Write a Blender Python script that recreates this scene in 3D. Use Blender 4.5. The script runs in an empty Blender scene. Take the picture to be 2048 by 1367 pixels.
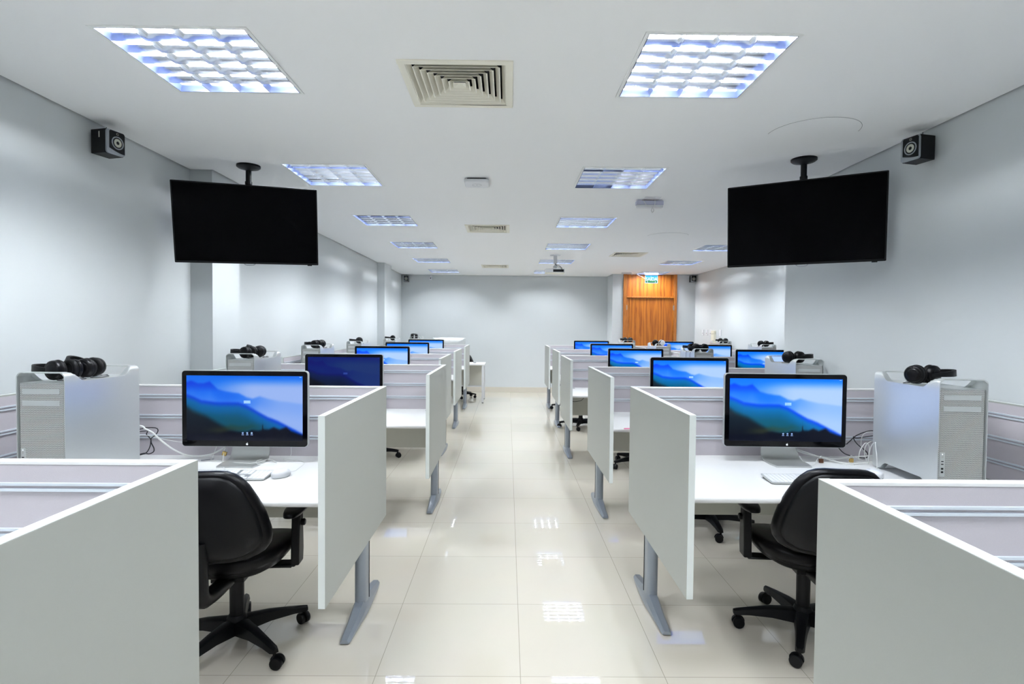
import bpy, bmesh, math, random
from mathutils import Vector, Matrix
PI = math.pi
random.seed(7)
S = bpy.context.scene
COL = S.collection

# ------------------------------------------------------------------ camera
F_PX, PITCH, YAW, ROLL, CAM_H = 1110.32, .0269, .0079, .0091, 1.4468
def _m(u, v):                                   # view direction of an image offset (u right, v down)
    c, s = math.cos(ROLL), math.sin(ROLL); return c*u + s*v, -s*u + c*v
def cam_dir(x, y, z):                           # x right, y forward, z up
    c, s = math.cos(PITCH), math.sin(PITCH); y, z = c*y + s*z, -s*y + c*z
    c, s = math.cos(YAW), math.sin(YAW); x, y = c*x + s*y, -s*x + c*y
    return Vector((x, y, z))
a, b = _m(1, 0); right = cam_dir(a, 0, -b)
a, b = _m(0, -1); up = cam_dir(a, 0, -b)
fwd = cam_dir(0, 1, 0)
cd = bpy.data.cameras.new('camera'); cam = bpy.data.objects.new('camera', cd); COL.objects.link(cam)
M = Matrix((right, up, -fwd)).transposed().to_4x4(); M.translation = (0, 0, CAM_H)
cam.matrix_world = M
cd.sensor_width = 36; cd.lens = F_PX/2048*36; cd.clip_start = .02; cd.clip_end = 60
S.camera = cam

# ------------------------------------------------------------------ world, colour, light settings
w = bpy.data.worlds.new('world'); S.world = w; w.use_nodes = True
w.node_tree.nodes['Background'].inputs[0].default_value = (.6, .7, .8, 1)
w.node_tree.nodes['Background'].inputs[1].default_value = .05
S.view_settings.view_transform = 'Standard'; S.view_settings.look = 'None'
S.view_settings.gamma = 1; S.view_settings.use_curve_mapping = False
S.view_settings.exposure = 0.11
LAMP = 168.0                                     # brightness of a fluorescent tube
LAMP_COL = (.935, .968, 1.0)
cy = S.cycles
cy.use_denoising = True
try: cy.denoising_prefilter = 'ACCURATE'
except Exception: pass
try: cy.denoiser = 'OPENIMAGEDENOISE'
except Exception: pass
cy.max_bounces = 10; cy.diffuse_bounces = 6; cy.glossy_bounces = 6; cy.transmission_bounces = 4
cy.sample_clamp_indirect = 6.0; cy.blur_glossy = 0.3
cy.caustics_refractive = False

# ------------------------------------------------------------------ materials
def srgb(r, g, b):
    f = lambda c: (c/255/12.92) if c/255 <= .04045 else ((c/255+.055)/1.055)**2.4
    return (f(r), f(g), f(b), 1)
MATS = {}
def mat(name, col, rough=.5, metal=0, spec=.5, noise=None, bump=None, emit=None, coat=0):
    m = bpy.data.materials.new(name); m.use_nodes = True
    nt = m.node_tree; p = nt.nodes['Principled BSDF']
    p.inputs['Base Color'].default_value = col; p.inputs['Roughness'].default_value = rough
    p.inputs['Metallic'].default_value = metal; p.inputs['Specular IOR Level'].default_value = spec
    p.inputs['Coat Weight'].default_value = coat; p.inputs['Coat Roughness'].default_value = .05
    tc = nt.nodes.new('ShaderNodeTexCoord')
    if noise:
        sc, amt = noise
        n = nt.nodes.new('ShaderNodeTexNoise'); n.inputs['Scale'].default_value = sc; n.inputs['Detail'].default_value = 3
        nt.links.new(tc.outputs['Object'], n.inputs['Vector'])
        mx = nt.nodes.new('ShaderNodeMix'); mx.data_type = 'RGBA'
        mx.inputs[6].default_value = [c*(1-amt) for c in col[:3]]+[1]
        mx.inputs[7].default_value = [min(1, c*(1+amt)) for c in col[:3]]+[1]
        nt.links.new(n.outputs['Fac'], mx.inputs[0]); nt.links.new(mx.outputs[2], p.inputs['Base Color'])
    if bump:
        sc, st = bump
        n = nt.nodes.new('ShaderNodeTexNoise'); n.inputs['Scale'].default_value = sc
        nt.links.new(tc.outputs['Object'], n.inputs['Vector'])
        bn = nt.nodes.new('ShaderNodeBump'); bn.inputs['Strength'].default_value = st; bn.inputs['Distance'].default_value = .001
        nt.links.new(n.outputs['Fac'], bn.inputs['Height']); nt.links.new(bn.outputs['Normal'], p.inputs['Normal'])
    if emit:
        p.inputs['Emission Color'].default_value = emit[0]; p.inputs['Emission Strength'].default_value = emit[1]
    MATS[name] = m
    return m
wallM = mat('wall paint', srgb(203, 208, 210), .85, noise=(2, .012), bump=(180, .15))
ceilM = mat('ceiling paint', srgb(249, 250, 250), .9, noise=(1.5, .01))
lamM = mat('grey laminate', srgb(156, 159, 154), .42, noise=(60, .012), bump=(300, .1))
edgeM = mat('white edge band', srgb(222, 228, 226), .4, noise=(20, .01))
fabM = mat('mauve grey fabric', srgb(190, 185, 191), .9, spec=.2, noise=(400, .03), bump=(700, .4))
capM = mat('partition top cap', srgb(232, 232, 232), .5, noise=(30, .01))
topM = mat('white desk laminate', srgb(236, 237, 237), .28, noise=(30, .008))
modM = mat('modesty laminate', srgb(200, 200, 190), .5, noise=(40, .012))
railM = mat('aluminium rail', srgb(214, 222, 230), .35, metal=.2, noise=(50, .02))
legM = mat('silver grey leg', srgb(140, 148, 158), .34, metal=.45, noise=(90, .02), coat=.2)
aluM = mat('brushed aluminium', srgb(212, 216, 216), .36, metal=.55, noise=(120, .02))
alu2M = mat('stand aluminium', srgb(200, 202, 200), .35, metal=.7, noise=(100, .015))
blkM = mat('black plastic', srgb(3, 4, 6), .42, spec=.2, noise=(80, .08))
seatM = mat('black vinyl', srgb(3, 3, 5), .34, spec=.17, noise=(60, .08), bump=(220, .25))
glossM = mat('black gloss', srgb(3, 3, 5), .07, spec=.2, noise=(10, .05))
tvM = mat('television glass', srgb(1, 1, 2), .22, spec=.04, noise=(3, .1))
whM = mat('white plastic', srgb(220, 222, 226), .35, noise=(40, .01))
frameM = mat('white enamel frame', srgb(244, 246, 244), .5, noise=(30, .01))
creamM = mat('cream metal', srgb(236, 233, 218), .45, noise=(30, .015))
ivoryM = mat('ivory plastic', srgb(226, 224, 205), .45, noise=(30, .01))
darkM = mat('dark duct', srgb(18, 18, 18), .9, noise=(10, .05))
mirM = mat('louver aluminium', srgb(236, 240, 248), .14, metal=1.0, noise=(14, .03))
rimM = mat('darkened louver rim', srgb(40, 50, 78), .5, noise=(14, .03))  # outermost blades, shade put into the colour to hold down tube glare
hausM = mat('reflector white', srgb(228, 234, 242), .5, noise=(14, .02))
cableW = mat('white cable', srgb(228, 230, 228), .4, noise=(30, .02))
cableB = mat('black cable', srgb(14, 15, 22), .4, noise=(30, .05))
brassM = mat('brass', srgb(178, 150, 90), .35, metal=.6, noise=(60, .1))
brownM = mat('brown lock', srgb(84, 48, 26), .4, metal=.3, noise=(60, .1))
baseM = mat('beige skirting', srgb(206, 200, 188), .25, noise=(6, .02))
logoM = mat('logo white', srgb(235, 238, 240), .4, noise=(5, .01), emit=(srgb(235, 238, 240), .25))
silvM = mat('silver plastic', srgb(150, 156, 162), .4, metal=.3, noise=(50, .02))
coneM = mat('cream cone', srgb(190, 192, 178), .6, noise=(40, .02))
greyM = mat('grey plastic', srgb(150, 152, 160), .5, noise=(20, .02))
lineM = mat('crack line', srgb(120, 126, 128), .9, noise=(8, .2))
pinkM = mat('pink plastic', srgb(255, 60, 150), .4, noise=(20, .03))
padM = mat('ear pad', srgb(6, 6, 8), .6, spec=.2, noise=(80, .1), bump=(200, .3))
padW = mat('light ear pad', srgb(205, 205, 208), .6, noise=(60, .05), bump=(200, .3))
keyM = mat('white key', srgb(232, 234, 236), .4, noise=(30, .01))
ledM = mat('power light', (1, 1, 1, 1), .4, noise=(5, .01), emit=((.8, .9, 1, 1), 3))
redM = mat('red indicator', srgb(220, 60, 90), .4, noise=(5, .01), emit=(srgb(255, 70, 110), 1.2))
uiM = mat('interface glow', srgb(170, 200, 255), .4, noise=(5, .01), emit=(srgb(170, 205, 255), .8))
uiD = mat('dim interface glow', srgb(30, 60, 150), .4, noise=(5, .01), emit=(srgb(40, 70, 150), .5))

tubeM = bpy.data.materials.new('lit fluorescent tube'); tubeM.use_nodes = True
p = tubeM.node_tree.nodes['Principled BSDF']; p.inputs['Base Color'].default_value = (.9, .9, .9, 1)
p.inputs['Emission Color'].default_value = (*LAMP_COL, 1); p.inputs['Emission Strength'].default_value = LAMP
offM = mat('unlit fluorescent tube', srgb(222, 224, 228), .3, noise=(5, .01))

# floor: glossy porcelain, 60 cm tiles
floorM = bpy.data.materials.new('porcelain floor tiles'); floorM.use_nodes = True
nt = floorM.node_tree; p = nt.nodes['Principled BSDF']; L = nt.links.new; N = nt.nodes.new
tc = N('ShaderNodeTexCoord'); mp = N('ShaderNodeMapping'); mp.inputs['Location'].default_value = (-.0653, -2.2623+.6*4, 0)
L(tc.outputs['Object'], mp.inputs['Vector'])
br = N('ShaderNodeTexBrick'); br.offset = 0; br.squash = 1
br.inputs['Scale'].default_value = 1; br.inputs['Brick Width'].default_value = .6; br.inputs['Row Height'].default_value = .6
br.inputs['Mortar Size'].default_value = .0014; br.inputs['Mortar Smooth'].default_value = .3; br.inputs['Bias'].default_value = 0
br.inputs['Color1'].default_value = srgb(206, 200, 187); br.inputs['Color2'].default_value = srgb(202, 197, 184)
br.inputs['Mortar'].default_value = srgb(150, 144, 130)
L(mp.outputs['Vector'], br.inputs['Vector'])
no = N('ShaderNodeTexNoise'); no.inputs['Scale'].default_value = 3; no.inputs['Detail'].default_value = 4
L(tc.outputs['Object'], no.inputs['Vector'])
mx = N('ShaderNodeMix'); mx.data_type = 'RGBA'; mx.blend_type = 'MULTIPLY'; mx.inputs[0].default_value = .05
L(br.outputs['Color'], mx.inputs[6]); L(no.outputs['Color'], mx.inputs[7]); L(mx.outputs[2], p.inputs['Base Color'])
mr = N('ShaderNodeMapRange'); mr.inputs[3].default_value = .008; mr.inputs[4].default_value = .10
L(br.outputs['Fac'], mr.inputs[0]); L(mr.outputs[0], p.inputs['Roughness'])
p.inputs['Specular IOR Level'].default_value = 1.0; p.inputs['IOR'].default_value = 1.62

# wood
def wood(name, c1, c2, sc):
    m = bpy.data.materials.new(name); m.use_nodes = True
    nt = m.node_tree; p = nt.nodes['Principled BSDF']
    tc = nt.nodes.new('ShaderNodeTexCoord'); mp = nt.nodes.new('ShaderNodeMapping'); mp.inputs['Scale'].default_value = (sc, 1, sc*.09)
    n = nt.nodes.new('ShaderNodeTexNoise'); n.inputs['Scale'].default_value = 1.8; n.inputs['Detail'].default_value = 9; n.inputs['Distortion'].default_value = 2.2
    wv = nt.nodes.new('ShaderNodeTexWave'); wv.inputs['Scale'].default_value = .5; wv.inputs['Distortion'].default_value = 11; wv.inputs['Detail'].default_value = 5; wv.inputs['Detail Scale'].default_value = 1.6
    nt.links.new(tc.outputs['Object'], mp.inputs['Vector']); nt.links.new(mp.outputs['Vector'], n.inputs['Vector']); nt.links.new(mp.outputs['Vector'], wv.inputs['Vector'])
    ad = nt.nodes.new('ShaderNodeMath'); ad.operation = 'MULTIPLY_ADD'; ad.inputs[1].default_value = .35
    nt.links.new(wv.outputs['Fac'], ad.inputs[0]); nt.links.new(n.outputs['Fac'], ad.inputs[2])
    cr = nt.nodes.new('ShaderNodeValToRGB'); cr.color_ramp.elements[0].position = .42; cr.color_ramp.elements[1].position = .85
    cr.color_ramp.elements[0].color = c1; cr.color_ramp.elements[1].color = c2
    nt.links.new(ad.outputs[0], cr.inputs[0]); nt.links.new(cr.outputs['Color'], p.inputs['Base Color'])
    p.inputs['Roughness'].default_value = .42
    return m
doorM = wood('varnished door wood', srgb(138, 70, 10), srgb(186, 110, 30), 7)
jambM = wood('frame wood', srgb(140, 76, 20), srgb(180, 112, 42), 20)

# perforated front of the tower: hexagonal dots in object space
perfM = bpy.data.materials.new('perforated aluminium'); perfM.use_nodes = True
nt = perfM.node_tree; p = nt.nodes['Principled BSDF']; L = nt.links.new; N = nt.nodes.new
tc = N('ShaderNodeTexCoord')
def dots(off):
    mp = N('ShaderNodeMapping'); mp.inputs['Scale'].default_value = (1/.0052, 0, 1/.009); mp.inputs['Location'].default_value = (off, 0, off)
    L(tc.outputs['Object'], mp.inputs['Vector'])
    fr = N('ShaderNodeVectorMath'); fr.operation = 'FRACTION'; L(mp.outputs['Vector'], fr.inputs[0])
    sb = N('ShaderNodeVectorMath'); sb.operation = 'SUBTRACT'; sb.inputs[1].default_value = (.5, 0, .5); L(fr.outputs[0], sb.inputs[0])
    ml = N('ShaderNodeVectorMath'); ml.operation = 'MULTIPLY'; ml.inputs[1].default_value = (.0052, 0, .009); L(sb.outputs[0], ml.inputs[0])
    ln = N('ShaderNodeVectorMath'); ln.operation = 'LENGTH'; L(ml.outputs[0], ln.inputs[0]); return ln.outputs['Value']
mn = N('ShaderNodeMath'); mn.operation = 'MINIMUM'; L(dots(0), mn.inputs[0]); L(dots(.5), mn.inputs[1])
ls = N('ShaderNodeMath'); ls.operation = 'LESS_THAN'; ls.inputs[1].default_value = .00172; L(mn.outputs[0], ls.inputs[0])
mx = N('ShaderNodeMix'); mx.data_type = 'RGBA'; mx.inputs[6].default_value = srgb(222, 224, 222); mx.inputs[7].default_value = srgb(62, 66, 70)
L(ls.outputs[0], mx.inputs[0]); L(mx.outputs[2], p.inputs['Base Color']); p.inputs['Roughness'].default_value = .5; p.inputs['Metallic'].default_value = .05

# ------------------------------------------------------------------ helpers
class MB:
    def __init__(s): s.v = []; s.f = []
    def add(s, vs, fs):
        n = len(s.v); s.v += [tuple(q) for q in vs]; s.f += [tuple(n+i for i in f) for f in fs]; return s
    def box(s, x0, x1, y0, y1, z0, z1, M=None):
        vs = [Vector((x, y, z)) for z in (z0, z1) for y in (y0, y1) for x in (x0, x1)]
        if M: vs = [M @ q for q in vs]
        return s.add(vs, [(0,2,3,1), (4,5,7,6), (0,1,5,4), (2,6,7,3), (0,4,6,2), (1,3,7,5)])
    def prism(s, pts, axis, a0, a1, M=None):     # polygon extruded along an axis
        n = len(pts)
        def mk(p, t):
            q = {'x': (t, p[0], p[1]), 'y': (p[0], t, p[1]), 'z': (p[0], p[1], t)}[axis]
            q = Vector(q); return M @ q if M else q
        vs = [mk(p, a0) for p in pts]+[mk(p, a1) for p in pts]
        return s.add(vs, [tuple(range(n))[::-1], tuple(range(n, 2*n))]+[(i, (i+1) % n, n+(i+1) % n, n+i) for i in range(n)])
    def lathe(s, prof, n=24, M=None):            # prof = [(r, z)], around z
        vs = []; fs = []
        for r, z in prof:
            for k in range(n):
                t = 2*PI*k/n; q = Vector((r*math.cos(t), r*math.sin(t), z)); vs.append(M @ q if M else q)
        for i in range(len(prof)-1):
            for k in range(n):
                fs.append((i*n+k, i*n+(k+1) % n, (i+1)*n+(k+1) % n, (i+1)*n+k))
        fs.append(tuple(range(n))[::-1]); fs.append(tuple(range((len(prof)-1)*n, len(prof)*n)))
        return s.add(vs, fs)
    def tube(s, pts, r, n=8, smooth=4, closed=False, rx=None):
        P = [Vector(q) for q in pts]
        if smooth and len(P) > 2:
            Q = []
            m = len(P)
            for i in range(m if closed else m-1):
                if closed: a, b, c, d = P[(i-1) % m], P[i], P[(i+1) % m], P[(i+2) % m]
                else: a, b, c, d = P[max(i-1, 0)], P[i], P[i+1], P[min(i+2, m-1)]
                for k in range(smooth):
                    t = k/smooth
                    Q.append(.5*((2*b)+(c-a)*t+(2*a-5*b+4*c-d)*t*t+(3*b-a-3*c+d)*t**3))
            if not closed: Q.append(P[-1])
            P = Q
        m = len(P); vs = []; fs = []
        ref = Vector((0, 0, 1)); prev = None
        for i in range(m):
            if closed: t = P[(i+1) % m]-P[(i-1) % m]
            else: t = P[min(i+1, m-1)]-P[max(i-1, 0)]
            if t.length < 1e-9: t = Vector((1, 0, 0))
            t.normalize()
            if prev is None:
                nrm = ref.cross(t)
                if nrm.length < .1: nrm = Vector((1, 0, 0)).cross(t)
            else: nrm = prev-t*prev.dot(t)
            nrm.normalize(); prev = nrm; bi = t.cross(nrm)
            rr = r[i*(len(r)-1)//max(1, m-1)] if isinstance(r, (list, tuple)) else r
            for k in range(n):
                q = 2*PI*k/n; vs.append(P[i]+nrm*math.cos(q)*rr*(rx or 1)+bi*math.sin(q)*rr)
        for i in range(m if closed else m-1):
            j = (i+1) % m
            for k in range(n): fs.append((i*n+k, i*n+(k+1) % n, j*n+(k+1) % n, j*n+k))
        if not closed: fs.append(tuple(range(n))[::-1]); fs.append(tuple(range((m-1)*n, m*n)))
        return s.add(vs, fs)
    def grid(s, fn, nu, nv, cu=False, cv=False):
        vs = [fn(i/(nu if cu else nu-1), j/(nv if cv else nv-1)) for i in range(nu) for j in range(nv)]
        fs = [(i*nv+j, ((i+1) % nu)*nv+j, ((i+1) % nu)*nv+(j+1) % nv, i*nv+(j+1) % nv)
              for i in range(nu if cu else nu-1) for j in range(nv if cv else nv-1)]
        return s.add(vs, fs)
    def build(s, name, m, parent=None, bevel=0, seg=2, smooth=None, loc=None, rot=None):
        me = bpy.data.meshes.new(name)
        bm = bmesh.new()
        vs = [bm.verts.new(q) for q in s.v]
        for f in s.f:
            if len(set(f)) >= 3:
                try: bm.faces.new([vs[i] for i in f])
                except ValueError: pass
        bmesh.ops.remove_doubles(bm, verts=bm.verts, dist=1e-6)
        bmesh.ops.recalc_face_normals(bm, faces=bm.faces)
        sm = smooth if smooth is not None else 0
        if sm or bevel:
            ang = math.radians(sm or 32)
            for f in bm.faces: f.smooth = True
            for e in bm.edges:
                if len(e.link_faces) == 2: e.smooth = e.calc_face_angle(0) < ang
        bm.to_mesh(me); bm.free()
        me.materials.append(m)
        o = bpy.data.objects.new(name, me); COL.objects.link(o)
        if parent: o.parent = parent
        if loc: o.location = loc
        if rot: o.rotation_euler = rot
        if bevel:
            b = o.modifiers.new('bevel', 'BEVEL'); b.width = bevel; b.segments = seg; b.limit_method = 'ANGLE'; b.angle_limit = math.radians(40); b.harden_normals = True
        return o
def tag(o, label, cat, group=None, kind=None):
    if label: o['label'] = label
    if cat: o['category'] = cat
    if group: o['group'] = group
    if kind: o['kind'] = kind
    return o
def thing(name, label, cat, loc=(0, 0, 0), rz=0, group=None):
    o = bpy.data.objects.new(name, None); COL.objects.link(o); o.empty_display_size = .05
    o.location = loc; o.rotation_euler = (0, 0, rz)
    return tag(o, label, cat, group)
def children(o): return [c for c in COL.objects if c.parent is o]
def dup(o, label, loc=None, rz=None, parent=None, group=None):
    c = o.copy(); COL.objects.link(c); c.parent = parent
    if parent is None:
        if loc is not None: c.location = loc
        if rz is not None: c.rotation_euler = (0, 0, rz)
        if label: c['label'] = label
        if group: c['group'] = group
    for ch in children(o): dup(ch, None, parent=c)
    return c
def structure(o): o['kind'] = 'structure'; return o

# ------------------------------------------------------------------ room shell
H = 2.578; HW = 2.60; HS = 2.74
XL, XN, XF = -2.347, 2.37, 3.95        # left wall, near right wall, far right wall
YB, YD, YF = 12.30, 11.70, -2.2        # back wall, wall with the door, wall behind the camera
YP = 4.74                              # where the near right wall ends
structure(MB().box(XL-.2, XF+.2, YF-.2, YB+.2, -.1, 0).build('floor', floorM))
structure(MB().box(XL-.15, XL, YF-.15, YB+.15, 0, HS).build('wall_left', wallM))
structure(MB().box(XL, -2.185, 4.13, 4.54, 0, HS).build('wall_left_column', wallM))
structure(MB().box(XL, -2.215, 10.0, 10.57, 0, HS).build('wall_left_rear_column', wallM))
structure(MB().box(XN, XF+.15, YF-.15, YP, 0, HS).build('wall_right_near', wallM))
structure(MB().box(XF, XF+.15, YP, YB+.15, 0, HS).build('wall_right', wallM))
structure(MB().box(XL, 2.2, YB, YB+.15, 0, HS).build('wall_back', wallM))
structure(MB().box(XL, XN, YF-.15, YF, 0, HS).build('wall_behind_camera', wallM))
# wall with the door opening
DX0, DX1 = 2.425, 3.555
structure(MB().box(2.2, DX0, YD, YB+.15, 0, HS).box(DX1, XF, YD, YB+.15, 0, HS).box(DX0, DX1, YD+.14, YB+.15, 0, HS).build('wall_door_side', wallM))
# ceiling with openings for the recessed lights and diffusers
LW = .608
LIGHTS = []
for k in range(6): LIGHTS.append((-1.613, 2.15+1.7813*k, 'left', k))
for k in range(6): LIGHTS.append((.519, 2.145+1.7813*k, 'mid', k))
for k in (3, 4, 5): LIGHTS.append((2.653, 2.145+1.7813*k, 'right', k))
for k in (-1, -2): LIGHTS += [(-1.613, 2.15+1.7813*k, 'left', k), (.519, 2.145+1.7813*k, 'mid', k)]
DIFF = [(-.236, 2.64), (-.24, 6.44), (-.245, 10.42), (1.84, 8.56)]
holes = [(x+.012, x+LW-.012, y+.012, y+LW-.012) for x, y, _, _ in LIGHTS]+[(x-.235, x+.235, y-.235, y+.235) for x, y in DIFF]
g = .014                                 # shadow gap along the walls
def ceiling_piece(mb, X0, X1, Y0, Y1):
    xs = sorted({X0, X1} | {v for h in holes for v in h[:2] if X0 < v < X1}); ys = sorted({Y0, Y1} | {v for h in holes for v in h[2:] if Y0 < v < Y1})
    for i in range(len(xs)-1):
        for j in range(len(ys)-1):
            cx, cyy = (xs[i]+xs[i+1])/2, (ys[j]+ys[j+1])/2
            if any(h[0] < cx < h[1] and h[2] < cyy < h[3] for h in holes): continue
            for z in (H, H+.012):
                mb.add([(xs[i], ys[j], z), (xs[i+1], ys[j], z), (xs[i+1], ys[j+1], z), (xs[i], ys[j+1], z)], [(0, 1, 2, 3)])
mb = MB()
ceiling_piece(mb, XL+g, XN-g, YF+g, 4.13-g)
ceiling_piece(mb, -2.185+g, XN-g, 4.13-g, 4.54+g)
ceiling_piece(mb, XL+g, XN-g, 4.54+g, YP+g)
ceiling_piece(mb, XL+g, XF-g, YP+g, YD-g)
ceiling_piece(mb, XL+g, 2.2-g, YD-g, YB-g)
structure(mb.build('ceiling', ceilM))
structure(MB().box(XL-.15, XF+.15, YF-.15, YB+.15, HS, HS+.05).build('ceiling_slab', wallM))
structure(MB().box(XL, 2.2, YB-.012, YB, 0, .115).box(2.188, 2.2, YD, YB, 0, .115).build('baseboard_back', baseM, bevel=.002))
structure(MB().box(XL, XL+.012, YF, 4.13, 0, .115).box(XL, XL+.012, 4.54, 10.0, 0, .115).box(XL, XL+.012, 10.57, YB-.012, 0, .115).build('baseboard_left', baseM, bevel=.002))
structure(MB().box(XN-.012, XN, YF, YP, 0, .115).box(XF-.012, XF, YP, YD, 0, .115).build('baseboard_right', baseM, bevel=.002))
structure(MB().box(2.2, DX0, YD-.012, YD, 0, .115).box(DX1, XF-.012, YD-.012, YD, 0, .115).build('baseboard_door', baseM, bevel=.002))

# door with frame and overpanel
d = thing('door_1', None, None, (0, YD, 0)); d['kind'] = 'structure'
JL, JR = DX0+.075, DX1-.065
MB().box(DX0, JL, -.03, .13, 0, H).box(JR, DX1, -.03, .13, 0, H).box(JL, JR, -.025, .13, 2.085, 2.115).build('door_frame', jambM, d, bevel=.004)
MB().box(JL+.002, JR-.002, .02, .05, 2.117, H).build('over_panel', doorM, d, bevel=.002)
MB().box(JL+.003, JL+.058, .015, .055, .005, 2.08).build('side_leaf', jambM, d, bevel=.002)
MB().box(JL+.062, JR-.003, .015, .055, .005, 2.08).build('door_leaf', doorM, d, bevel=.002)
for x in (JL, JR):
    for z in (.25, 1.05, 1.88):
        MB().box(x-.008, x+.008, -.034, .012, z-.05, z+.05).build('hinge', silvM, d, bevel=.002)
mb = MB(); mb.box(JL+.09, JL+.13, .005, .015, .98, 1.14); mb.tube([(JL+.11, .01, 1.07), (JL+.11, -.045, 1.07), (JL+.22, -.045, 1.07)], .008, 8, 3)
mb.build('door_handle', silvM, d, smooth=40)

# ------------------------------------------------------------------ ceiling lights
def parab(n=4):                              # half profile of a louver blade (half width, height)
    return [(.0012+.009*(t/n)**2, .029*(t/n)) for t in range(n+1)]
def make_light():
    o = thing('ceiling_light', '', 'ceiling light', group='recessed louvred ceiling lights')
    fw = .0145; W = LW
    mb = MB()
    for a in ((0, W, 0, fw), (0, W, W-fw, W), (0, fw, fw, W-fw), (W-fw, W, fw, W-fw)): mb.box(a[0], a[1], a[2], a[3], -.0035, 0)
    mb.build('frame', frameM, o, bevel=.001)
    i0, i1 = .014, W-.014
    mb = MB()
    mb.add([(i0, i0, 0), (i1, i0, 0), (i1, i1, 0), (i0, i1, 0), (i0, i0, .12), (i1, i0, .12), (i1, i1, .12), (i0, i1, .12)],
           [(4, 5, 6, 7), (0, 1, 5, 4), (1, 2, 6, 5), (2, 3, 7, 6), (3, 0, 4, 7)])
    mb.build('housing', hausM, o)
    a0, a1 = .0165, W-.0165; cw = (a1-a0)/4; ch = (a1-a0)/6
    pr = parab(); prof = [(-x, z-.003) for x, z in pr]+[(x, z-.003) for x, z in pr[::-1]]
    for i in range(5): MB().prism([(a0+cw*i+x, z) for x, z in prof], 'y', a0, a1).build('long_louver', rimM if i in (0, 4) else mirM, o, smooth=35)
    for j in range(7): MB().prism([(a0+ch*j+x*.8, z) for x, z in prof], 'x', a0, a1).build('cross_louver', rimM if j in (0, 6) else mirM, o, smooth=35)
    for i in range(4):
        x = a0+cw*(i+.5); R = Matrix.Translation((x, .03, .050)) @ Matrix.Rotation(-PI/2, 4, 'X')
        MB().lathe([(.012, 0), (.0125, .005), (.0125, W-.065), (.012, W-.06)], 12, R).build('lamp_tube', tubeM, o, smooth=40)
    return o
light0 = make_light()
names_l = {'left': 'left of the central air vents', 'mid': 'right of the central air vents', 'right': 'in the short row at the far right'}
ordn = ['nearest', 'second', 'third', 'fourth', 'fifth', 'farthest']
for i, (x, y, c, k) in enumerate(LIGHTS):
    if c == 'right': n = {3: 'nearest', 4: 'middle', 5: 'farthest'}[k]
    else: n = ordn[k]
    if k < 0: n = ('above' if k == -1 else 'behind')+' the camera,'
    lab = f'square louvred ceiling light, {n} of those {names_l[c]}'
    if c == 'mid' and k == 1: lab = 'square louvred ceiling light with two of its four tubes dark'
    if c == 'mid' and k == 4: lab = 'square louvred ceiling light partly behind the projector mount'
    if c == 'mid' and k == 5: lab = 'square louvred ceiling light mostly hidden behind the projector body'
    if c == 'mid' and k == 0: lab = 'glaring square louvred ceiling light, large, at the upper right of the photo'
    if c == 'left' and k == 0: lab = 'glaring square louvred ceiling light, large, at the upper left of the photo'
    if i == 0: o = light0; o.location = (x, y, H); o['label'] = lab
    else: o = dup(light0, lab, (x, y, H), 0)
    if c == 'mid' and k == 1:
        tubes = sorted([q for q in children(o) if q.name.startswith('lamp_tube')], key=lambda q: min(v.co.x for v in q.data.vertices))
        for q in tubes[:2]:
            q.data = q.data.copy(); q.data.materials[0] = offM; q['label'] = 'unlit white tube'

# air diffusers
def make_diffuser():
    o = thing('air_diffuser', '', 'air vent', group='square ceiling air diffusers')
    A = .25; f = .032
    mb = MB()
    for a in ((-A, A, -A, -A+f), (-A, A, A-f, A), (-A, -A+f, -A+f, A-f), (A-f, A, -A+f, A-f)): mb.box(*a, -.006, .003)
    mb.build('frame', creamM, o, bevel=.002)
    def ring(mb, a, b, z0, z1):
        P = lambda r, z: [(-r, -r, z), (r, -r, z), (r, r, z), (-r, r, z)]
        vs = P(a, z0)+P(b, z1)+P(a-.0015, z0)+P(b-.0015, z1)
        mb.add(vs, [(i, (i+1) % 4, 4+(i+1) % 4, 4+i) for i in range(4)]+[(8+i, 8+(i+1) % 4, 12+(i+1) % 4, 12+i) for i in range(4)]
               + [(i, (i+1) % 4, 8+(i+1) % 4, 8+i) for i in range(4)])
    for k in range(7):
        a = .217-.0285*k
        mb = MB(); ring(mb, a, a-.0165, -.003, .020); ring(mb, a+.0035, a, -.0035, -.003); mb.build('vane', creamM, o)
    mb = MB(); mb.add([(-.03, -.03, 0), (.03, -.03, 0), (.03, .03, 0), (-.03, .03, 0), (0, 0, .012)], [(0, 1, 4), (1, 2, 4), (2, 3, 4), (3, 0, 4)]); mb.build('centre_plate', creamM, o)
    i = .234
    mb = MB(); mb.add([(-i, -i, 0), (i, -i, 0), (i, i, 0), (-i, i, 0), (-i, -i, .1), (i, -i, .1), (i, i, .1), (-i, i, .1)],
                      [(4, 5, 6, 7), (0, 1, 5, 4), (1, 2, 6, 5), (2, 3, 7, 6), (3, 0, 4, 7)]); mb.build('duct', darkM, o)
    return o
diff0 = make_diffuser()
for i, ((x, y), lab) in enumerate(zip(DIFF, ('large cream square air vent on the ceiling nearest the camera', 'cream square air vent beyond the access point, middle of the central line',
                                             'cream square air vent farthest down the central line, near the back wall', 'cream square air vent to the right, between the projector and the far right lights'))):
    if i == 0: diff0.location = (x, y, H); diff0['label'] = lab
    else: dup(diff0, lab, (x, y, H), 0)

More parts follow.
